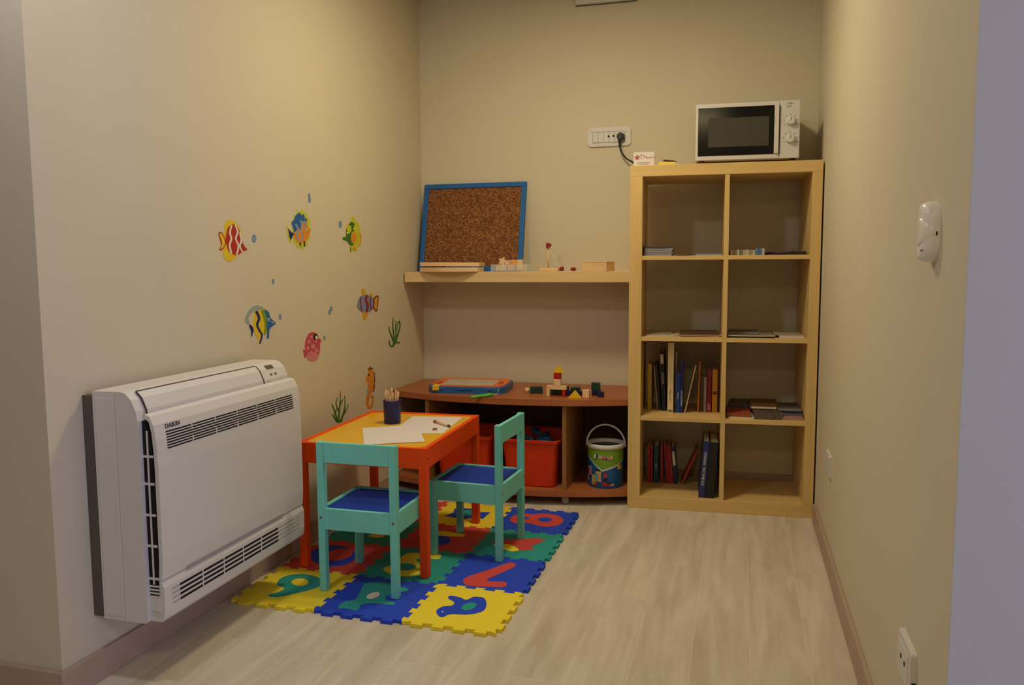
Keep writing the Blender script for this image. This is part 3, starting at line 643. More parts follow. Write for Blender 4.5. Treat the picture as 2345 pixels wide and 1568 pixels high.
bl = [K('pic_red', (.36, .02, .03)), K('pic_yel', (.55, .38, .03)), K('pic_lblue', (.12, .33, .5)), K('pic_wood', (.5, .30, .12)), K('pic_navy', (.012, .014, .07)), K('pic_green', (.03, .18, .05)), K('pic_pink', (.6, .22, .18))]
for x, w_, z0_, z1_, k in ((-62, 12, .025, .055, 3), (-58, 10, .055, .085, 0), (-46, 10, .055, .085, 6), (-52, 24, .085, .094, 2), (-44, 9, .094, .104, 5), (-32, 12, .015, .060, 1), (-20, 10, .030, .068, 2), (-10, 9, .030, .070, 3), (-14, 20, .068, .078, 1), (-24, 13, .012, .030, 0), (6, 16, .012, .03, 0), (8, 12, .03, .05, 4), (8, 10, .05, .074, 0), (8, 7, .056, .066, 6), (22, 18, .020, .030, 4), (30, 12, .012, .024, 3), (-70, 10, .02, .03, 0), (58, 18, .085, .105, 1), (20, 10, .012, .02, 0)):
    wrap([(x-w_/2, z0_), (x+w_/2, z0_), (x+w_/2, z1_), (x-w_/2, z1_)], bl[k], .0009, t)
wrap([(-66, .094), (-38, .094), (-52, .115)], bl[4], .0009, t); wrap([(-28, .078), (-6, .078), (-17, .09)], bl[4], .0011, t)
t.build('label_print', r, 'green and blue label with block towers')
# name on the label, letter by letter round the pail
word = 'diumedy'; cols = [M_paper, K('pic_violet', (.10, .05, .28)), M_paper, bl[6], K('pic_cream', (.62, .5, .3)), K('pic_peach', (.62, .34, .18)), K('pic_cream', (.62, .5, .3))]
for k, chx in enumerate(word):
    a = math.radians(-27+9.2*k-90)
    T = Matrix.Translation(((RB+.003)*math.cos(a), (RB+.003)*math.sin(a), .137+.003*math.sin(k))) @ Matrix.Rotation(a+PI/2, 4, 'Z') @ TY @ Matrix.Translation((-.006, 0, 0))
    lettering(chx, 'label_letter', .027, cols[k], r, T, .0006, bold=.0012)
    lettering(chx, 'letter_outline', .027, M_black, r, T @ Matrix.Translation((.0012, -.0014, -.0004)), .0004, bold=.0016)
hp = [(RB+.006, 0, HB-.005)]
MB().tube([((RB+.007)*math.cos(a)*1.0, .004*math.sin(a)+.0, HB-.006+.092*math.sin(a)) for a in [PI*k/20 for k in range(21)]], .0042, wht, 8).build('handle', r, 'pale plastic carrying handle')
for s_ in (-1, 1): MB().ball((s_*(RB+.005), 0, HB-.006), .007, wht, 10).build('hinge', r)
o = MB().lathe([(.0755, 0), (.0755, .160), (.05, .168), (.001, .170)], mat('olive_block_heap', (.10, .085, .045), .6, .3, var=.8, scale=45), 30).build('block_fill', loc=(cx_, cy_, .0762)); tag(o, 'heap of small wooden blocks filling the toy bucket', 'toy blocks'); o['kind'] = 'stuff'

# ------------------------------------------------------------------ toys on the bench top
zb = ZB+.0004
r = thing('drawing_board', 'orange and blue magnetic drawing board on the bench', 'drawing board', (.362, -.300, zb), (0, 0, math.radians(6)))
dbl = K('toy_blue', (.020, .125, .36), .35); dor = K('toy_orange', (.80, .165, .02), .4)
def octo(w, d, c, n=2): return smooth([(-w/2+c, -d/2), (0, -d/2), (w/2-c, -d/2), (w/2-c*.25, -d/2+c*.6), (w/2, -d/2+c*1.4), (w/2, d/2-c), (w/2-c*.3, d/2-c*.3), (w/2-c, d/2), (0, d/2), (-w/2+c, d/2), (-w/2+c*.3, d/2-c*.3), (-w/2, d/2-c), (-w/2, -d/2+c*1.4), (-w/2+c*.25, -d/2+c*.6)], n)
MB().prism(octo(.375, .285, .05), 0, .030, dbl, bev=.004).build('base', r, 'blue plastic base')
MB().prism(octo(.352, .255, .045), .030, .0345, dor, Matrix.Translation((0, .010, 0)), bev=.001).build('frame', r, 'orange frame')
MB().box(-.125, .125, -.105, .080, .0345, .0357, mat('grey_drawing_screen', (.52, .44, .34), .4, .4, var=.12, scale=25)).build('screen', r, 'grey drawing screen')
MB().box(-.127, .127, -.1435, -.1375, .013, .0165, K('slot_navy', (.006, .010, .035))).build('slot', r)
MB().box(-.155, -.123, -.150, -.110, .012, .038, K('toy_yellow', (.80, .50, .02)), .004).build('slider', r, 'yellow slider')
MB().prism(smooth([(.142, -.06), (.158, -.03), (.150, .035), (.138, .02)], 4), .0345, .036, K('dark_orange', (.45, .06, .01))).build('stamp_well', r, 'dark orange well')
t = MB()
for k in range(4): t.box(-.165+.002*k, -.135, -.075+.018*k, -.068+.018*k, .0345, .036, K('dark_orange', (.45, .06, .01)))
t.build('grip_ribs', r)
pa, pb = at_z((1078, 909), ZB+.008), at_z((1131, 903), ZB+.008)
r = thing('drawing_pen', 'green toy pen on a cord beside the drawing board', 'pen', (0, 0, 0)); dv = pb-pa
MB().tube([pa+dv*s_ for s_ in (0, .03, .3, .55, .75, .93, 1.0)], [.003, .0058, .0065, .0072, .0085, .0065, .003], K('toy_green', (.13, .50, .06), .35), 12).build('barrel', r)
MB().tube([pb+dv*.0, pb+dv*.18], [.0022, .0012], M_paper, 8).build('tip', r)
MB().tube(smooth([tuple(pb+dv*.05), tuple(at_z((1139, 902), ZB+.004)), tuple(at_y((1141, 893), -.435)), (.535, -.418, ZB+.026)], 5, False), .0009, M_paper, 6).build('cord', r, 'white cord')

gk = 'wooden building blocks on the bench'
cR, cY, cN, cG, cA = K('block_red', (.42, .012, .008), .4), K('block_yellow', (.78, .50, .01), .4), M_nat, K('block_green', (.010, .045, .030), .4), K('block_navy', (.008, .010, .06), .4)
def blk(lab, px, Y, z0_, w, d, h, m, rz=0, kind='box', name='toy_block'):
    x = at_y(px, Y).x; b = MB()
    if kind == 'box': b.box(-w/2, w/2, -d/2, d/2, 0, h, m, .0012)
    elif kind == 'tri': b.prism([(-w/2, 0), (w/2, 0), (0, h)], -d/2, d/2, m, TY)
    elif kind == 'cyl': b.lathe([(w/2, 0), (w/2, h)], m, 24)
    elif kind == 'arch': b.prism([(-w/2, 0), (-w*.22, 0)]+[(-w*.22*math.cos(PI*k/10), h*.5*math.sin(PI*k/10)) for k in range(1, 10)]+[(w*.22, 0), (w/2, 0), (w/2, h), (-w/2, h)], -d/2, d/2, m, TY)
    o = b.build(name, loc=(x, Y, z0_), rot=(0, 0, rz)); tag(o, lab, 'toy block', gk)
YT = -.405
blk('natural wooden post carrying the left end of little tower gate', (1256.5, 900), YT, zb, .0145, .028, .031, cN)
blk('red post carrying the other end of the tower gate', (1292, 900), YT, zb, .0150, .028, .031, cR)
blk('long natural wooden beam lying across the two gate posts', (1275.3, 886), YT, zb+.0312, .091, .028, .0175, M_natx)
blk('dark green beam standing behind the tower gate', (1281, 886), -.355, zb, .088, .02, .041, cG)
blk('natural wooden cube on the gate beam', (1277, 875), YT, zb+.0489, .032, .03, .030, cN, .06)
blk('red cube stacked under the yellow roof', (1277, 858), YT, zb+.0791, .031, .03, .0295, cR, -.03)
blk('yellow roof block on top of tower', (1278.5, 845), YT, zb+.1088, .052, .03, .029, cY, 0, 'tri')
blk('dark green oblong block lying apart beside the tower', (1228.5, 898), -.345, zb, .058, .03, .031, cG, .22)
blk('small round natural wooden block beside dark green oblong', (1207.5, 897), -.33, zb, .022, .022, .020, cN, 0, 'cyl')
blk('navy block on the bench behind the yellow triangle', (1301.5, 902), -.385, zb, .024, .03, .024, cA)
blk('dark green cube behind the yellow triangle', (1318, 896), -.335, zb, .044, .03, .033, cG, .12)
blk('small navy block between green cube and natural cube', (1331, 898), -.36, zb, .018, .028, .02, cA)
blk('yellow triangle block lying at the bench front', (1316, 905), -.432, zb, .060, .03, .033, cY, .03, 'tri')
blk('natural wooden cube standing beside the yellow triangle', (1342.5, 903), -.418, zb, .031, .03, .036, cN)
blk('navy oblong block under the dark green cube', (1366, 900), -.335, zb, .038, .032, .024, cA)
blk('dark green cube resting on navy oblong block', (1364.5, 885), -.335, zb+.0243, .037, .03, .033, cG)
blk('navy block nearest the bookcase on the bench', (1376, 900), -.375, zb, .028, .03, .023, cA, .1)

# ------------------------------------------------------------------ play mat of interlocking foam tiles
MX, MY, MS, MYAW, MT = .9342, -1.7957, .2963, -.0095, .011
cm_, sm_ = math.cos(MYAW), math.sin(MYAW)
def mat_w(i, j): return (MX-cm_*i*MS-sm_*j*MS, MY-sm_*i*MS+cm_*j*MS)      # i columns from the open side, j rows from the front
def edge(n=4, amp=.0075):                                                 # dovetail line along t in 0..1, offset either way
    pts = [(0, 0)]; p = .90/n
    for k in range(n):
        a = .05+k*p
        pts += [(a, -amp), (a+.26*p, -amp), (a+.20*p, amp), (a+.80*p, amp), (a+.74*p, -amp), (a+p, -amp)] if k == 0 else [(a+.26*p, -amp), (a+.20*p, amp), (a+.80*p, amp), (a+.74*p, -amp)]+([(a+p, -amp)] if k == n-1 else [])
    return pts+[(1, 0)]
EP = edge(); G_ = .0003
def outline(c, j):
    """tile in column c (0 = against the radiator wall), row j; corner points are shared with the neighbours"""
    i = 3-c; out = []
    A, B_, Cc, D = mat_w(i, j), mat_w(i-1, j), mat_w(i-1, j+1), mat_w(i, j+1)
    def side(P, Q, rev, sgn):
        s = EP if not rev else EP[::-1]; dx, dy = Q[0]-P[0], Q[1]-P[1]; l = math.hypot(dx, dy); nx, ny = dy/l, -dx/l
        return [(P[0]+dx*t+nx*o*sgn, P[1]+dy*t+ny*o*sgn) for t, o in s][:-1 if not rev else None]
    front = side(A, B_, False, 1)
    right = side(B_, Cc, False, 1)
    back = [p for p in side(D, Cc, False, 1)][::-1]
    left = [p for p in side(A, D, False, 1)][::-1]
    return front+right+[Cc]+back[:-1]+[D]+left[:-1]
def c8(x, y): return (500+x/2.727, 1120+y/2.727)
def c9(x, y): return (1000+x/6.897, 1130+y/6.897)
def gl(poly, cv=c8): return [tuple(at_z(cv(*p), MT))[:2] for p in poly]
TILES = {}
names_ = {(0, 0): ('y', 'yellow foam tile with teal nine beneath the heater'), (1, 0): ('b', 'blue foam tile with teal seal shape under the front chair'), (2, 0): ('y', 'yellow foam tile with blue bird at the front corner'),
          (0, 1): ('r', 'red foam tile with blue zero by the table leg'), (1, 1): ('g', 'teal foam tile with yellow five beneath the table edge'), (2, 1): ('b', 'blue foam tile with red seven'),
          (0, 2): ('g', 'teal foam tile deep under the table with yellow spot'), (1, 2): ('r', 'red foam tile under the table with blue and yellow boat'), (2, 2): ('g', 'teal foam tile with red fish under the side chair'),
          (0, 3): ('r', 'plain red foam tile in the mat corner under the table'), (1, 3): ('y', 'yellow foam tile with blue starfish under the side chair'), (2, 3): ('b', 'blue foam tile with red eight nearest the bench')}
for (c, j), (k, lab) in names_.items():
    o = MB().prism(outline(c, j), .0003, MT, M_foam[k]).build('foam_mat_tile'); tag(o, lab, 'foam tile', 'interlocking foam mat tiles'); TILES[(c, j)] = o
def inlay(cj, name, layers, lab):
    t = MB()
    for n_, (poly, k, cv, sm) in enumerate(layers):
        P = gl(poly, cv); t.prism(smooth(P, 4) if sm else P, MT-.002, MT+.0004+.0003*n_, M_foam[k])
    o = t.build(name, TILES[cj], lab); return o
inlay((0, 0), 'number_inlay', [([(310, 660), (345, 650), (390, 635), (410, 615), (370, 600), (368, 580), (400, 550), (460, 533), (540, 530), (610, 545), (650, 570), (645, 595), (620, 612), (560, 632), (480, 650), (400, 668), (330, 672)], 'g', c8, 1), (ell(510, 580, 52, 23), 'y', c8, 0)], 'teal nine')
inlay((1, 0), 'animal_inlay', [([(750, 740), (765, 715), (810, 695), (850, 690), (880, 650), (905, 600), (945, 580), (1020, 580), (1090, 590), (1130, 605), (1180, 620), (1185, 632), (1140, 640), (1090, 650), (1045, 668), (1050, 692), (1095, 705), (1100, 718), (1060, 720), (960, 710), (890, 722), (880, 745), (850, 755), (800, 745)], 'g', c8, 1), ([(925, 675), (940, 655), (985, 642), (1008, 650), (995, 670), (950, 685)], 'w', c8, 1), (ell(818, 722, 7, 3), 'b', c8, 0)], 'teal seal')
inlay((2, 0), 'animal_inlay', [([(1360, 765), (1375, 745), (1410, 730), (1460, 725), (1472, 705), (1440, 685), (1435, 670), (1460, 665), (1510, 675), (1545, 690), (1575, 680), (1600, 670), (1650, 675), (1668, 690), (1675, 720), (1660, 755), (1610, 775), (1540, 783), (1470, 780), (1430, 785), (1410, 797), (1380, 795)], 'b', c8, 1), (ell(1565, 732, 48, 22, 24, -.25), 'g', c8, 0), (ell(1400, 765, 6, 3), 'y', c8, 0)], 'blue bird')
inlay((0, 1), 'number_inlay', [(ell(715, 415, 143, 66), 'b', c8, 0), (ell(750, 408, 92, 36, 24, -.18), 'r', c8, 0)], 'blue zero')
inlay((1, 1), 'number_inlay', [([(1030, 500), (1060, 480), (1110, 465), (1130, 440), (1160, 410), (1200, 397), (1290, 400), (1370, 402), (1392, 418), (1370, 435), (1300, 432), (1245, 432), (1238, 445), (1255, 465), (1262, 490), (1262, 515), (1240, 535), (1150, 542), (1080, 530)], 'y', c8, 1), (ell(1175, 485, 60, 22), 'g', c8, 0)], 'yellow five')
inlay((2, 1), 'number_inlay', [([(1528, 572), (1560, 545), (1680, 505), (1800, 463), (1832, 458), (1856, 468), (1848, 484), (1760, 525), (1690, 556), (1676, 566), (1700, 575), (1785, 578), (1800, 594), (1780, 610), (1700, 610), (1600, 606), (1545, 596)], 'r', c8, 1)], 'red seven')
inlay((0, 2), 'spot_inlay', [(ell(990, 290, 50, 12), 'y', c8, 0)], 'yellow spot')
inlay((1, 2), 'boat_inlay', [(ell(1370, 318, 82, 30), 'b', c8, 0), ([(1250, 262), (1420, 262), (1540, 282), (1535, 297), (1400, 291), (1260, 287)], 'y', c8, 0)], 'blue and yellow boat')
inlay((2, 2), 'animal_inlay', [([(870, 765), (960, 740), (1100, 725), (1350, 715), (1590, 705), (1705, 740), (1640, 770), (1490, 832), (1535, 865), (1470, 890), (1300, 895), (1180, 870), (1060, 810)], 'r', c9, 1), ([(895, 805), (1000, 795), (1130, 800), (1240, 840), (1300, 890), (1240, 908), (1130, 900), (1000, 850), (920, 830)], 'y', c9, 1)], 'red and yellow fish')
inlay((1, 3), 'animal_inlay', [([(120, 355), (260, 300), (285, 235), (440, 230), (590, 242), (650, 290), (850, 295), (790, 345), (735, 398), (590, 388), (530, 385), (430, 402), (330, 385)], 'b', c9, 0), (ell(500, 300, 95, 42), 'g', c9, 0)], 'blue starfish')
inlay((2, 3), 'number_inlay', [([(1160, 410), (1230, 345), (1400, 315), (1500, 328), (1600, 318), (1720, 315), (1900, 345), (2000, 410), (1950, 480), (1800, 518), (1620, 510), (1500, 472), (1420, 462), (1240, 465)], 'r', c9, 1), (ell(1710, 412, 110, 38), 'b', c9, 0), (ell(1400, 388, 62, 20), 'b', c9, 0)], 'red eight')

# ------------------------------------------------------------------ children's table
TXY = (.1119, -1.4774); TYAW = .0268
def tb_w(u, v, z_): return Vector((TXY[0]+math.cos(TYAW)*u-math.sin(TYAW)*v, TXY[1]+math.sin(TYAW)*u+math.cos(TYAW)*v, z_))
ZM = MT+.0009
r = thing('kids_table', 'orange wooden kids table with glossy yellow top on the foam mat', 'table', tb_w(.24, .315, ZM), (0, 0, TYAW))
HT = .4495
for sx in (-1, 1):
    for sy in (-1, 1):
        x0, y0 = sx*.24, sy*.315
        MB().box(min(x0, x0-sx*.029), max(x0, x0-sx*.029), min(y0, y0-sy*.029), max(y0, y0-sy*.029), 0, HT, M_orange, .002).build('leg', r)
for sy in (-1, 1): MB().box(-.211, .211, min(sy*.3145, sy*.297), max(sy*.3145, sy*.297), HT-.072, HT-.0005, M_orange, .0015).build('apron', r)
for sx in (-1, 1): MB().box(min(sx*.2395, sx*.222), max(sx*.2395, sx*.222), -.286, .286, HT-.072, HT-.0005, M_orange, .0015).build('apron', r)
MB().box(-.229, .229, -.304, .304, HT-.016, HT-.004, M_yellow).build('tabletop', r, 'glossy yellow board')
for y in (-.300, .300): MB().lathe([(.0045, 0), (.0045, .0015), (.003, .002)], M_bolt, 12, Matrix.Translation((.240, y, HT-.035)) @ Matrix.Rotation(PI/2, 4, 'Y')).build('bolt', r)
ZT = ZM+HT-.004

# things on the table
t = at_z((902, 958), ZT); CUP = Vector((.290, -1.062, ZT+.0003))
r = thing('pencil_cup', 'navy blue round pencil cup on the yellow tabletop', 'cup', CUP)
MB().lathe([(.031, 0), (.0325, .004), (.0345, .084), (.0355, .088), (.0355, .092), (.0325, .092), (.030, .006), (.001, .005)], M_navy, 36, cap=False).build('cup', r)
gpn = 'wooden pencils in the navy cup'
tips = [((.55, .10, .06), 'red'), ((.50, .30, .05), 'yellow'), ((.08, .05, .03), 'dark brown'), ((.10, .25, .12), 'green'), ((.15, .15, .35), 'blue'), ((.45, .20, .10), 'orange'), ((.30, .10, .20), 'purple'), ((.60, .35, .25), 'pink'), ((.06, .06, .06), 'black'), ((.35, .22, .12), 'tan'), ((.12, .32, .40), 'light blue')]
for k, (c, nm) in enumerate(tips):
    a = 2*PI*k/11+.3; rr = .024 if k % 3 else .012; L_ = .112+.008*((k*5) % 4)
    r = thing('pencil', 'natural wood pencil with %s core standing in the navy cup' % nm, 'pencil', CUP+Vector((rr*.5*math.cos(a), rr*.5*math.sin(a), .0062)), (.15*math.sin(-a)*(rr/.024), .15*math.cos(a)*(rr/.024), 0), gpn)
    MB().lathe([(.0036, .001), (.0036, L_-.012), (.0018, L_-.004)], K('pencil_wood', (.74, .50, .28), .6), 8).build('shaft', r)
    MB().lathe([(.0018, L_-.004), (.0002, L_)], K('core_'+nm.replace(' ', '_'), c), 8).build('core', r)
def paper(lab, corners, zz):
    P = [tuple(at_z(p, zz))[:2] for p in corners]; o = MB().prism(P, 0, .0006, M_paper).build('paper_sheet', loc=(0, 0, zz)); tag(o, lab, 'paper', 'blank sheets on the table'); return o
paper('blank sheet lying towards the side chair, under the other sheet', ((944, 953), (1060, 955), (1014, 992), (893, 992)), ZT+.0003)
paper('blank sheet lying nearest the front chair on the tabletop', ((830, 980), (955, 972), (974, 1011), (833, 1018)), ZT+.0014)
a, b = at_z((1000, 966), ZT+.0062), at_z((1032, 976), ZT+.0062)
r = thing('pencil_stub', 'short thick natural pencil lying on the white paper', 'pencil', (0, 0, 0)); d_ = b-a
MB().tube([a, a+d_*.85], .0058, K('pencil_wood', (.74, .50, .28), .6), 8).build('shaft', r)
MB().tube([a+d_*.85, b], [.0058, .0015], K('core_black', (.06, .06, .06)), 8).build('core', r)
MB().tube([a-d_*.16, a], .0060, K('pic_red', (.36, .02, .03)), 8).build('end_cap', r, 'reddish end')
s = at_z((996, 985), ZT); r = thing('pencil_sharpener', 'tiny reddish pencil sharpener on white paper', 'sharpener', (s.x, s.y, ZT+.001), (0, 0, .5))
MB().box(-.009, .009, -.006, .006, 0, .006, K('sharp_red', (.42, .16, .13)), .001).build('body', r)
MB().box(-.007, .007, -.003, .003, .006, .0072, M_bolt).build('blade', r)

# ------------------------------------------------------------------ chairs
def chair(lab, loc, rz):
    r = thing('kids_chair', lab, 'chair', loc, (0, 0, rz), 'turquoise kids chairs')
    w, d, HS, HTOP, L_ = .278, .280, .278, .4965, .0245
    for sx in (-1, 1):
        for sy in (-1, 1):
            x0, y0 = sx*w/2, sy*d/2; h = HTOP if sy < 0 else HS
            MB().box(min(x0, x0-sx*L_), max(x0, x0-sx*L_), min(y0, y0-sy*L_), max(y0, y0-sy*L_), 0, h, M_turq, .002).build('leg', r)
    for sy in (-1, 1): MB().box(-w/2+L_, w/2-L_, min(sy*(d/2-.001), sy*(d/2-.015)), max(sy*(d/2-.001), sy*(d/2-.015)), HS-.070, HS, M_turq, .0015).build('seat_rail', r)
    for sx in (-1, 1): MB().box(min(sx*(w/2-.001), sx*(w/2-.015)), max(sx*(w/2-.001), sx*(w/2-.015)), -d/2+L_, d/2-L_, HS-.070, HS, M_turq, .0015).build('seat_rail', r)
    MB().box(-w/2+.015, w/2-.015, -d/2+.015, d/2-.015, HS-.013, HS-.005, M_seat).build('seat', r, 'blue seat board')
    MB().box(-w/2+L_, w/2-L_, -d/2+.003, -d/2+.018, HTOP-.068, HTOP-.001, M_turq, .0015).build('back_rail', r)
    for sx in (-1, 1): MB().lathe([(.0045, 0), (.0045, .0012), (.0025, .0016)], M_bolt, 12, Matrix.Translation((sx*(w/2-.012), -d/2, HS-.030)) @ TY).build('bolt', r)
    return r
chair('turquoise kids chair with blue seat tucked under the table front', (.424, -1.511, ZM), 0)
chair('turquoise kids chair with blue seat at the long side of table', (.658, -1.110, ZM), PI/2-.05)

# ------------------------------------------------------------------ heater / air conditioner on the side wall
r = thing('wall_heater', 'white floor level air conditioner hung on the side wall', 'air conditioner', (0, -2.30, .172))
HW, HH = .70, .592
MB().box(0, .032, .0, HW-.01, .004, HH-.012, M_grey, .001).build('mounting_frame', r, 'dark grey backing frame')
prof = [(.032, 0), (.160, 0), (.165, .006), (.165, .520), (.160, .545), (.148, .572), (.132, .588), (.118, .592), (.032, .592)]
TP = Matrix(((1, 0, 0, 0), (0, 0, 1, 0), (0, 1, 0, 0), (0, 0, 0, 1)))
MB().prism(prof, .0, HW, M_white, TP).build('casing', r)
MB().box(.040, .095, -.0012, .001, .012, .575, M_white, .0005).box(.0985, .0992, -.0006, .0005, .004, .585, mat('slot_grey', (.42, .40, .37), .6, .2)).build('side_cover', r)
# open side vent between casing and front panel
pp = [(.163, .03), (.190, .03), (.192, .10), (.192, .34), (.190, .43), (.184, .49), (.172, .515), (.163, .52)]
MB().prism(pp, .014, HW-.004, M_dark, TP).build('vent_core', r, 'dark inside of the side vent')
t = MB()
for z_ in (.115, .20, .28, .36, .43): t.box(.164, .1935, .0125, .0145, z_-.003, z_+.003, M_white)
for z_ in (.095, .086, .077, .068): t.box(.164, .1925, .0125, .0145, z_-.0022, z_+.0022, M_white)
t.box(.177, .181, .0120, .0142, .10, .495, M_white).box(.163, .192, .0125, .016, .03, .065, M_white); t.build('side_vent_bars', r)
fp = [(.192, .112), (.203, .112), (.206, .16), (.206, .40), (.203, .47), (.197, .508), (.186, .530), (.172, .536), (.172, .526), (.184, .516), (.190, .49), (.194, .44), (.195, .40), (.195, .16)]
MB().prism(fp, .016, HW-.002, M_white, TP).build('front_panel', r)
# lower front with sloping ledge
lp = [(.163, .001), (.196, .001), (.203, .010), (.206, .034), (.206, .092), (.201, .104), (.195, .111), (.163, .111)]
MB().prism(lp, .016, HW-.001, M_white, TP).build('lower_panel', r)
MB().box(.2030, .2062, .11, HW-.12, .1095, .1165, mat('shadow_line_grey', (.33, .31, .31), .6, .2)).build('ledge_groove', r, 'grey groove')
# grilles
def grille(name, ya, yb, za, zb_, n, bars, x):
    t = MB(); h = (zb_-za)/(2*n-1)
    for k in range(n):
        xx = x(za+(2*k+.5)*h); t.box(xx-.002, xx+.0006, ya, yb, za+2*k*h, za+(2*k+1)*h, M_dark)
    for k in range(1, bars):
        y = ya+(yb-ya)*k/bars; xa, xb2 = x(za), x(zb_)
        t.prism([(xa-.001, za-.001), (xa+.0012, za-.001), (xb2+.0012, zb_+.001), (xb2-.001, zb_+.001)], y-.0020, y+.0020, M_white, TP)
    t.build(name, r)
grille('upper_grille', .055, HW-.045, .442, .487, 7, 6, lambda z_: .2048-.0428*(z_-.43)-(.10*(z_-.47) if z_ > .47 else 0))
grille('lower_grille', .075, HW-.16, .038, .082, 4, 5, lambda z_: .206)
for ya, yb in ((.045, .073), (HW-.158, HW-.03)):
    t = MB()
    for k in range(4): z_ = .038+2*k*(.044/7); t.box(.204, .2063, ya, yb, z_, z_+.006, mat('slot_grey', (.42, .40, .37), .6, .2))
    t.build('moulded_slots', r)
# top air flap and control panel lie on the sloping top front
def slope(a): return Vector((.118+(.165-.118)*a, 0, .592-(.592-.520)*a))
fl = [(.135, .5875), (.150, .572), (.162, .545), (.167, .522), (.169, .523), (.165, .546), (.1525, .5745), (.137, .590)]
MB().prism(fl, .035, HW-.150, M_white, TP).build('air_flap', r)
t = MB(); t.prism([(.1325, .5885), (.1365, .5875), (.1385, .5893), (.134, .5913)], .034, HW-.149, M_gap, TP)
for y in (.031, HW-.149): t.prism([(.135, .588), (.150, .573), (.163, .545), (.168, .521), (.1695, .522), (.1665, .546), (.1535, .5755), (.138, .590)], y, y+.0022, M_gap, TP)
t.build('flap_gap', r, 'dark gap round the flap')
cp = [(.133, .5885), (.149, .573), (.162, .545), (.1665, .523), (.1680, .523), (.1635, .5455), (.1505, .5745), (.1345, .590)]
cpn = MB().prism(cp, HW-.140, HW-.035, M_white, TP).build('control_panel', r)
MB().prism([(.139, .5845), (.150, .5735), (.1515, .575), (.1405, .586)], HW-.105, HW-.065, M_lcd, TP).build('display', cpn, 'grey display')
for y in (HW-.100, HW-.075): MB().prism([(.156, .560), (.159, .553), (.1605, .554), (.1575, .561)], y, y+.012, M_ink, TP).build('button', cpn)
MB().prism([(.1595, .550), (.1625, .541), (.164, .5415), (.161, .551)], HW-.062, HW-.048, M_ink, TP).build('button', cpn, 'dark grey round button')
MB().prism([(.1615, .545), (.1635, .538), (.165, .5385), (.163, .5455)], HW-.128, HW-.108, M_ink, TP).build('button', cpn)
lettering('DAIKIN', 'brand_lettering', .017, K('logo_ink', (.03, .03, .04)), r, Matrix.Translation((.2003, .055, .4935)) @ Matrix.Rotation(-.157, 4, 'Y') @ TX, .0004)

# ------------------------------------------------------------------ wall stickers on the side wall
def c1(x, y): return (480+x/3.564, 420+y/3.564)
def c6(x, y): return (640+x/2.903, 880+y/2.903)
def c7(x, y): return (820+x/11.2, 820+y/11.2)
S_ = dict(y=K('st_yellow', (.72, .52, .03)), r=K('st_red', (.42, .03, .015)), b=K('st_blue', (.02, .12, .36)), lb=K('st_lightblue', (.20, .33, .52)), o=K('st_orange', (.72, .25, .03)), g=K('st_green', (.16, .30, .02)), dg=K('st_darkgreen', (.045, .16, .02)),
          n=K('st_navy', (.008, .02, .13)), p=K('st_pink', (.52, .07, .11)), pl=K('st_lightpink', (.62, .22, .24)), k=K('st_black', (.02, .015, .015)), w=K('st_white', (.75, .70, .62)), gy=K('st_greyblue', (.30, .37, .33)), lg=K('st_lime', (.52, .55, .03)), oc=K('st_ochre', (.62, .36, .02)), m=K('st_maroon', (.22, .02, .03)), v=K('st_violet', (.22, .25, .42)), bub=K('st_bubble', (.17, .26, .38)))
def sticker(name, lab, layers, cat='wall sticker', group='sea creature wall stickers'):
    t = MB()
    for n_, L_ in enumerate(layers):
        poly, k, cv = L_[0], L_[1], L_[2]; sm = L_[3] if len(L_) > 3 else 1
        P = [(at_x(cv(*p), 0).y, at_x(cv(*p), 0).z) for p in poly]
        if sm: P = smooth(P, 3)
        t.prism(P, .0001, .0006+.00025*n_, S_[k], TX)
    o = t.build(name); return tag(o, lab, cat, group)
R_ = ribbon
sticker('fish_sticker', 'red and yellow wavy striped fish sticker above the heater', [
    ([(130, 310), (165, 296), (215, 318), (250, 370), (262, 430), (240, 540), (225, 590), (185, 632), (150, 638), (110, 600), (112, 540), (122, 470), (116, 400), (120, 340)], 'y', c1),
    ([(72, 402), (100, 400), (125, 450), (135, 480), (120, 520), (95, 546), (78, 535), (92, 500), (80, 450)], 'r', c1), ([(80, 412), (98, 412), (120, 460), (122, 500), (96, 532), (86, 528), (100, 490), (90, 450)], 'y', c1),
    ([(150, 358), (190, 332), (230, 360), (250, 420), (268, 480), (288, 520), (306, 534), (290, 548), (265, 550), (245, 575), (205, 582), (180, 572), (150, 545), (138, 500), (130, 470), (136, 400)], 'r', c1),
    (R_([(178, 340), (163, 400), (175, 450), (160, 505), (176, 572)], 14), 'w', c1, 0), (R_([(205, 338), (226, 395), (210, 450), (232, 510), (218, 582)], 13), 'w', c1, 0), (R_([(242, 400), (254, 460), (244, 510), (262, 555)], 11), 'w', c1, 0), (ell(266, 478, 9, 13), 'w', c1, 0), (ell(268, 479, 4, 6), 'k', c1, 0)])
def spiky(cx, cy, rx, ry, n=22, s=.86, ph=0): return [(cx+rx*(1 if k % 2 == 0 else s)*math.cos(2*PI*k/n+ph), cy+ry*(1 if k % 2 == 0 else s)*math.sin(2*PI*k/n+ph)) for k in range(n)]
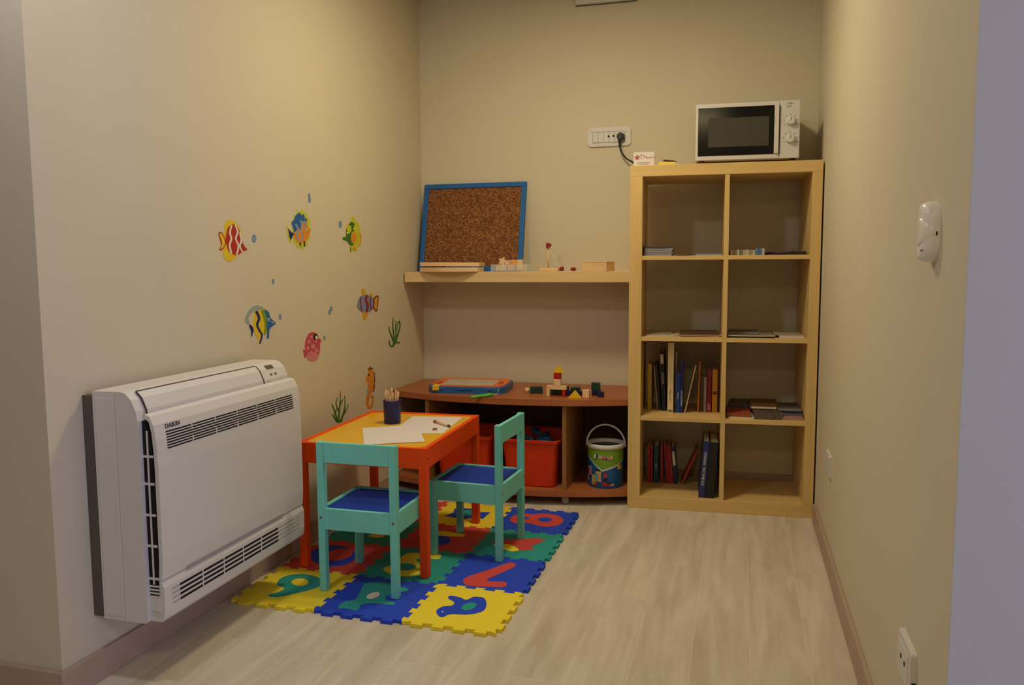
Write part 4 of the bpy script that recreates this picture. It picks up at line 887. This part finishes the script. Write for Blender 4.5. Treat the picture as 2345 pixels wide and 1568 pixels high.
sticker('fish_sticker', 'blue and orange spiny fish sticker with yellow outline', [
    (spiky(745, 375, 86, 172, 26, .82), 'lg', c1, 0), ([(625, 340), (660, 390), (690, 405), (672, 450), (655, 495), (638, 440)], 'lg', c1, 0),
    ([(690, 400), (705, 330), (740, 285), (775, 285), (800, 350), (820, 385), (808, 432), (780, 470), (740, 487), (705, 470), (688, 440)], 'o', c1),
    ([(666, 318), (690, 292), (698, 262), (730, 236), (750, 260), (766, 248), (776, 285), (796, 290), (780, 325), (755, 305), (742, 340), (738, 380), (715, 345), (712, 380), (690, 400)], 'b', c1, 0),
    (R_([(738, 300), (752, 340), (742, 380), (756, 430), (748, 470)], (14, 8)), 'lb', c1, 0), (R_([(700, 330), (718, 380), (706, 420), (726, 470)], (14, 8)), 'lb', c1, 0), (R_([(768, 300), (780, 340), (770, 375)], (12, 6)), 'lb', c1, 0),
    ([(640, 368), (665, 400), (688, 406), (672, 434), (660, 462), (648, 425)], 'n', c1, 0), (R_([(770, 470), (772, 515)], (10, 4)), 'k', c1, 0), (R_([(735, 482), (738, 510)], (9, 3)), 'k', c1, 0), (ell(795, 380, 6, 10), 'w', c1, 0), (ell(797, 381, 3, 5), 'k', c1, 0)])
sticker('fish_sticker', 'green and yellow fish sticker facing the heater end', [
    ([(1112, 360), (1150, 305), (1160, 275), (1185, 278), (1190, 305), (1222, 335), (1228, 395), (1240, 420), (1228, 505), (1205, 515), (1200, 550), (1145, 545), (1140, 505), (1118, 460), (1108, 440)], 'lg', c1),
    ([(1118, 365), (1150, 315), (1182, 330), (1170, 370), (1185, 395), (1172, 420), (1160, 470), (1175, 500), (1145, 505), (1118, 470), (1086, 458), (1092, 435), (1112, 438), (1112, 400)], 'dg', c1),
    (ell(1138, 372, 18, 34), 'lg', c1, 0), (ell(1176, 440, 24, 52), 'oc', c1, 0), (ell(1174, 444, 15, 36), 'o', c1, 0), (R_([(1222, 410), (1232, 450), (1222, 505)], 8), 'o', c1, 0), (R_([(1150, 520), (1148, 560)], (6, 3)), 'dg', c1, 0), (R_([(1170, 520), (1190, 545)], (14, 8)), 'o', c1, 0), (ell(1122, 405, 5, 9), 'w', c1, 0)])
sticker('fish_sticker', 'blue and yellow angel fish sticker right over the heater', [
    ([(290, 1100), (310, 1050), (345, 1010), (390, 993), (440, 1015), (455, 1050), (420, 1045), (370, 1040), (335, 1065), (315, 1110), (330, 1130), (312, 1150), (295, 1135)], 'gy', c1),
    ([(362, 1045), (400, 1035), (440, 1030), (455, 1100), (470, 1165), (462, 1220), (440, 1230), (425, 1260), (405, 1310), (395, 1270), (368, 1220), (352, 1160), (358, 1100)], 'y', c1),
    (R_([(378, 1042), (402, 1100), (386, 1150), (405, 1200), (425, 1240), (408, 1305)], (24, 12)), 'n', c1, 0), ([(420, 1035), (455, 1040), (462, 1110), (470, 1170), (455, 1225), (440, 1232), (448, 1160), (435, 1090)], 'g', c1),
    ([(448, 1028), (480, 1050), (492, 1090), (515, 1118), (538, 1140), (520, 1155), (498, 1175), (485, 1200), (480, 1262), (466, 1255), (470, 1200), (462, 1160), (468, 1100), (455, 1060)], 'b', c1),
    ([(320, 1152), (340, 1160), (356, 1195), (345, 1235), (338, 1252), (338, 1205)], 'n', c1), (ell(480, 1112, 8, 14), 'w', c1, 0), (ell(481, 1114, 4, 7), 'k', c1, 0), (R_([(500, 1125), (520, 1142)], 5), 'w', c1, 0)])
sticker('fish_sticker', 'grey blue and maroon striped fish sticker with ochre fins', [
    ([(1240, 865), (1256, 858), (1275, 895), (1272, 915), (1242, 915)], 'oc', c1), ([(1300, 905), (1318, 893), (1332, 912), (1328, 935), (1302, 930)], 'oc', c1), ([(1246, 1045), (1280, 1045), (1288, 1085), (1270, 1112), (1252, 1108), (1246, 1075)], 'oc', c1), ([(1330, 950), (1355, 918), (1378, 918), (1374, 970), (1366, 1040), (1345, 1035), (1334, 1000)], 'm', c1), ([(1340, 955), (1358, 928), (1370, 928), (1366, 970), (1360, 1030), (1348, 1026), (1340, 995)], 'oc', c1),
    ([(1203, 985), (1218, 935), (1250, 912), (1290, 912), (1325, 935), (1340, 965), (1332, 1010), (1310, 1042), (1265, 1052), (1225, 1035), (1207, 1010)], 'v', c1),
    (R_([(1230, 925), (1228, 970), (1240, 1042)], 9), 'm', c1, 0), (R_([(1285, 910), (1270, 950), (1286, 990), (1278, 1048)], 18), 'm', c1, 0), (R_([(1312, 925), (1306, 970), (1316, 1035)], 8), 'm', c1, 0), (R_([(1332, 940), (1338, 975), (1330, 1020)], 9), 'm', c1, 0)])
sticker('fish_sticker', 'pink spotted puffer fish sticker over the table', [
    ([(762, 1352), (790, 1375), (795, 1400), (775, 1425), (768, 1395)], 'p', c1), ([(885, 1270), (908, 1272), (905, 1300), (888, 1302)], 'p', c1),
    (ell(838, 1332, 62, 120, 32), 'p', c1, 0), (ell(838, 1412, 48, 38, 24), 'pl', c1, 0), (ell(810, 1290, 13, 16, 12), 'pl', c1, 0), (ell(842, 1330, 17, 22, 12), 'pl', c1, 0), (ell(800, 1345, 11, 15, 12), 'pl', c1, 0), (ell(870, 1365, 13, 18, 12), 'pl', c1, 0), (ell(830, 1255, 11, 14, 12), 'pl', c1, 0), (ell(825, 1382, 13, 15, 12), 'pl', c1, 0), (ell(862, 1290, 9, 14, 12), 'pl', c1, 0),
    (ell(862, 1250, 17, 26), 'k', c1, 0), (ell(866, 1258, 10, 15), 'w', c1, 0), (ell(862, 1246, 4, 6), 'w', c1, 0)])
sticker('seahorse_sticker', 'orange seahorse sticker just over the table corner', [
    (R_([(298, 640), (300, 760), (290, 880), (250, 1000), (232, 1120), (260, 1240), (310, 1270), (360, 1180), (380, 1050), (360, 960), (335, 1010)], (120, 30)), 'o', c7, 0),
    ([(262, 300), (300, 262), (345, 285), (380, 330), (412, 420), (425, 560), (420, 700), (398, 820), (340, 880), (290, 840), (285, 700), (300, 620), (240, 605), (200, 610), (192, 540), (215, 470), (255, 430), (252, 360)], 'o', c7),
    ([(392, 345), (432, 390), (420, 430), (440, 590), (420, 620), (432, 740), (412, 800), (405, 870), (380, 850), (400, 700), (412, 560), (400, 440)], 'm', c7, 0), ([(248, 280), (268, 250), (290, 250), (300, 190), (318, 235), (340, 245), (385, 255), (365, 290), (300, 275), (262, 305)], 'm', c7, 0),
    (R_([(245, 800), (242, 900), (225, 1000)], (44, 20)), 'gy', c7, 0), (ell(264, 425, 16, 26), 'k', c7, 0), (R_([(350, 400), (345, 560), (350, 720)], (50, 16)), 'oc', c7, 0)])
def weed(lab, strokes, k):
    t = MB(); 
    for n_, (pts, w) in enumerate(strokes):
        P = [(at_x(p, 0).y, at_x(p, 0).z) for p in R_(pts, w)]; t.prism(P, .0001, .0006+.00012*n_, S_[k], TX)
    o = t.build('seaweed_sticker'); tag(o, lab, 'wall sticker', 'sea creature wall stickers')
q = c1
weed('green curling seaweed sticker near the wall shelf end', [([q(1510, 1310), q(1502, 1230), q(1494, 1160), q(1498, 1092)], (5, 1.6)), ([q(1512, 1305), q(1522, 1240), q(1516, 1180), q(1520, 1115)], (4, 1.4)), ([q(1515, 1300), q(1535, 1230), q(1552, 1170), q(1548, 1122), q(1532, 1150), q(1528, 1200)], (4, 1.6)), ([q(1505, 1300), q(1482, 1240), q(1466, 1200), q(1464, 1165)], (4.5, 1.6)), ([q(1515, 1290), q(1490, 1330), q(1468, 1310), q(1466, 1275)], (5, 2)), ([q(1500, 1310), q(1525, 1295), q(1552, 1302)], (5, 3))], 'dg')
weed('branching olive seaweed sticker just behind the table', [([c6(390, 255), c6(395, 190), c6(402, 120), c6(405, 45)], (4.5, 1.5)), ([c6(400, 250), c6(425, 190), c6(435, 130), c6(432, 75)], (4, 1.5)), ([c6(385, 250), c6(370, 190), c6(352, 140), c6(345, 130)], (4, 1.5)), ([c6(378, 245), c6(362, 215), c6(348, 200)], (4, 1.5)), ([c6(395, 180), c6(375, 130), c6(385, 85)], (3, 1.3)), ([c6(420, 200), c6(445, 165), c6(456, 130)], (3, 1.3)), ([c6(398, 150), c6(412, 110), c6(425, 100)], (3, 1.2)), ([c6(410, 248), c6(418, 215), c6(440, 180)], (3, 1.2)), ([c6(365, 200), c6(380, 160)], (3, 1.2))], 'dg')
gbub = 'blue bubble stickers'
for lab, parts_ in (('large blue bubble sticker before the red striped fish', [(362, 450, 19, 34)]), ('tall double bubble sticker high above the spiny fish', [(812, 100, 10, 22), (815, 135, 12, 24)]), ('round blue bubble sticker beside the green fish', [(1066, 334, 14, 30)]), ('small bubble sticker alone in the middle of the wall', [(518, 800, 11, 22)]), ('small bubble sticker at the angel fish mouth', [(575, 1088, 11, 24)]), ('slanting double bubble sticker over the puffer fish', [(992, 1022, 10, 20), (979, 1050, 10, 20)]), ('tiny bubble sticker at the puffer fish mouth', [(936, 1258, 9, 18)])):
    sticker('bubble_sticker', lab, [(ell(cx, cy, rx, ry, 20), 'bub', c1, 0) for cx, cy, rx, ry in parts_]+[(ell(parts_[-1][0]+1, parts_[-1][1]+2, parts_[-1][2]*.55, parts_[-1][3]*.5, 14), 'lb', c1, 0)], group=gbub)

# ------------------------------------------------------------------ light
def area(name, loc, target, size, power, col, shape='DISK', sy=None):
    l = bpy.data.lights.new(name, 'AREA'); l.shape = shape; l.size = size; l.energy = power; l.color = col
    if sy: l.size_y = sy
    o = bpy.data.objects.new(name, l); C.objects.link(o); o.location = loc
    o.rotation_euler = (Vector(target)-Vector(loc)).to_track_quat('-Z', 'Y').to_euler(); return o
WARM = (1.0, .80, .52)
area('ceiling_lamp', (.20, -2.70, 2.33), (.5, -1.9, 0), .16, 6.8, (1, .98, .98))
area('alcove_lamp', (.95, -1.20, 2.37), (.95, -1.20, 0), .30, 17.2, (1, .84, .53))
area('added_corridor_fill', (1.6, -4.4, 2.37), (1.6, -4.4, 0), .5, 12.3, (1, .80, .40))  # fill lamp added behind the camera to brighten surfaces that face it
area('window_light', (4.3, -3.75, 1.3), (0, -2.4, .9), 1.3, 33, (.38, .47, 1.0), 'RECTANGLE', 1.5)
w = bpy.data.worlds.new('room_fill'); bpy.context.scene.world = w; w.use_nodes = True
w.node_tree.nodes['Background'].inputs[0].default_value = (.95, .88, 1.0, 1); w.node_tree.nodes['Background'].inputs[1].default_value = .5

sc = bpy.context.scene
sc.view_settings.view_transform = 'Standard'; sc.view_settings.look = 'None'; sc.view_settings.gamma = 1; sc.view_settings.use_curve_mapping = False
sc.view_settings.exposure = 0
sc.cycles.use_denoising = True; sc.cycles.max_bounces = 8; sc.cycles.diffuse_bounces = 5; sc.cycles.sample_clamp_indirect = 4
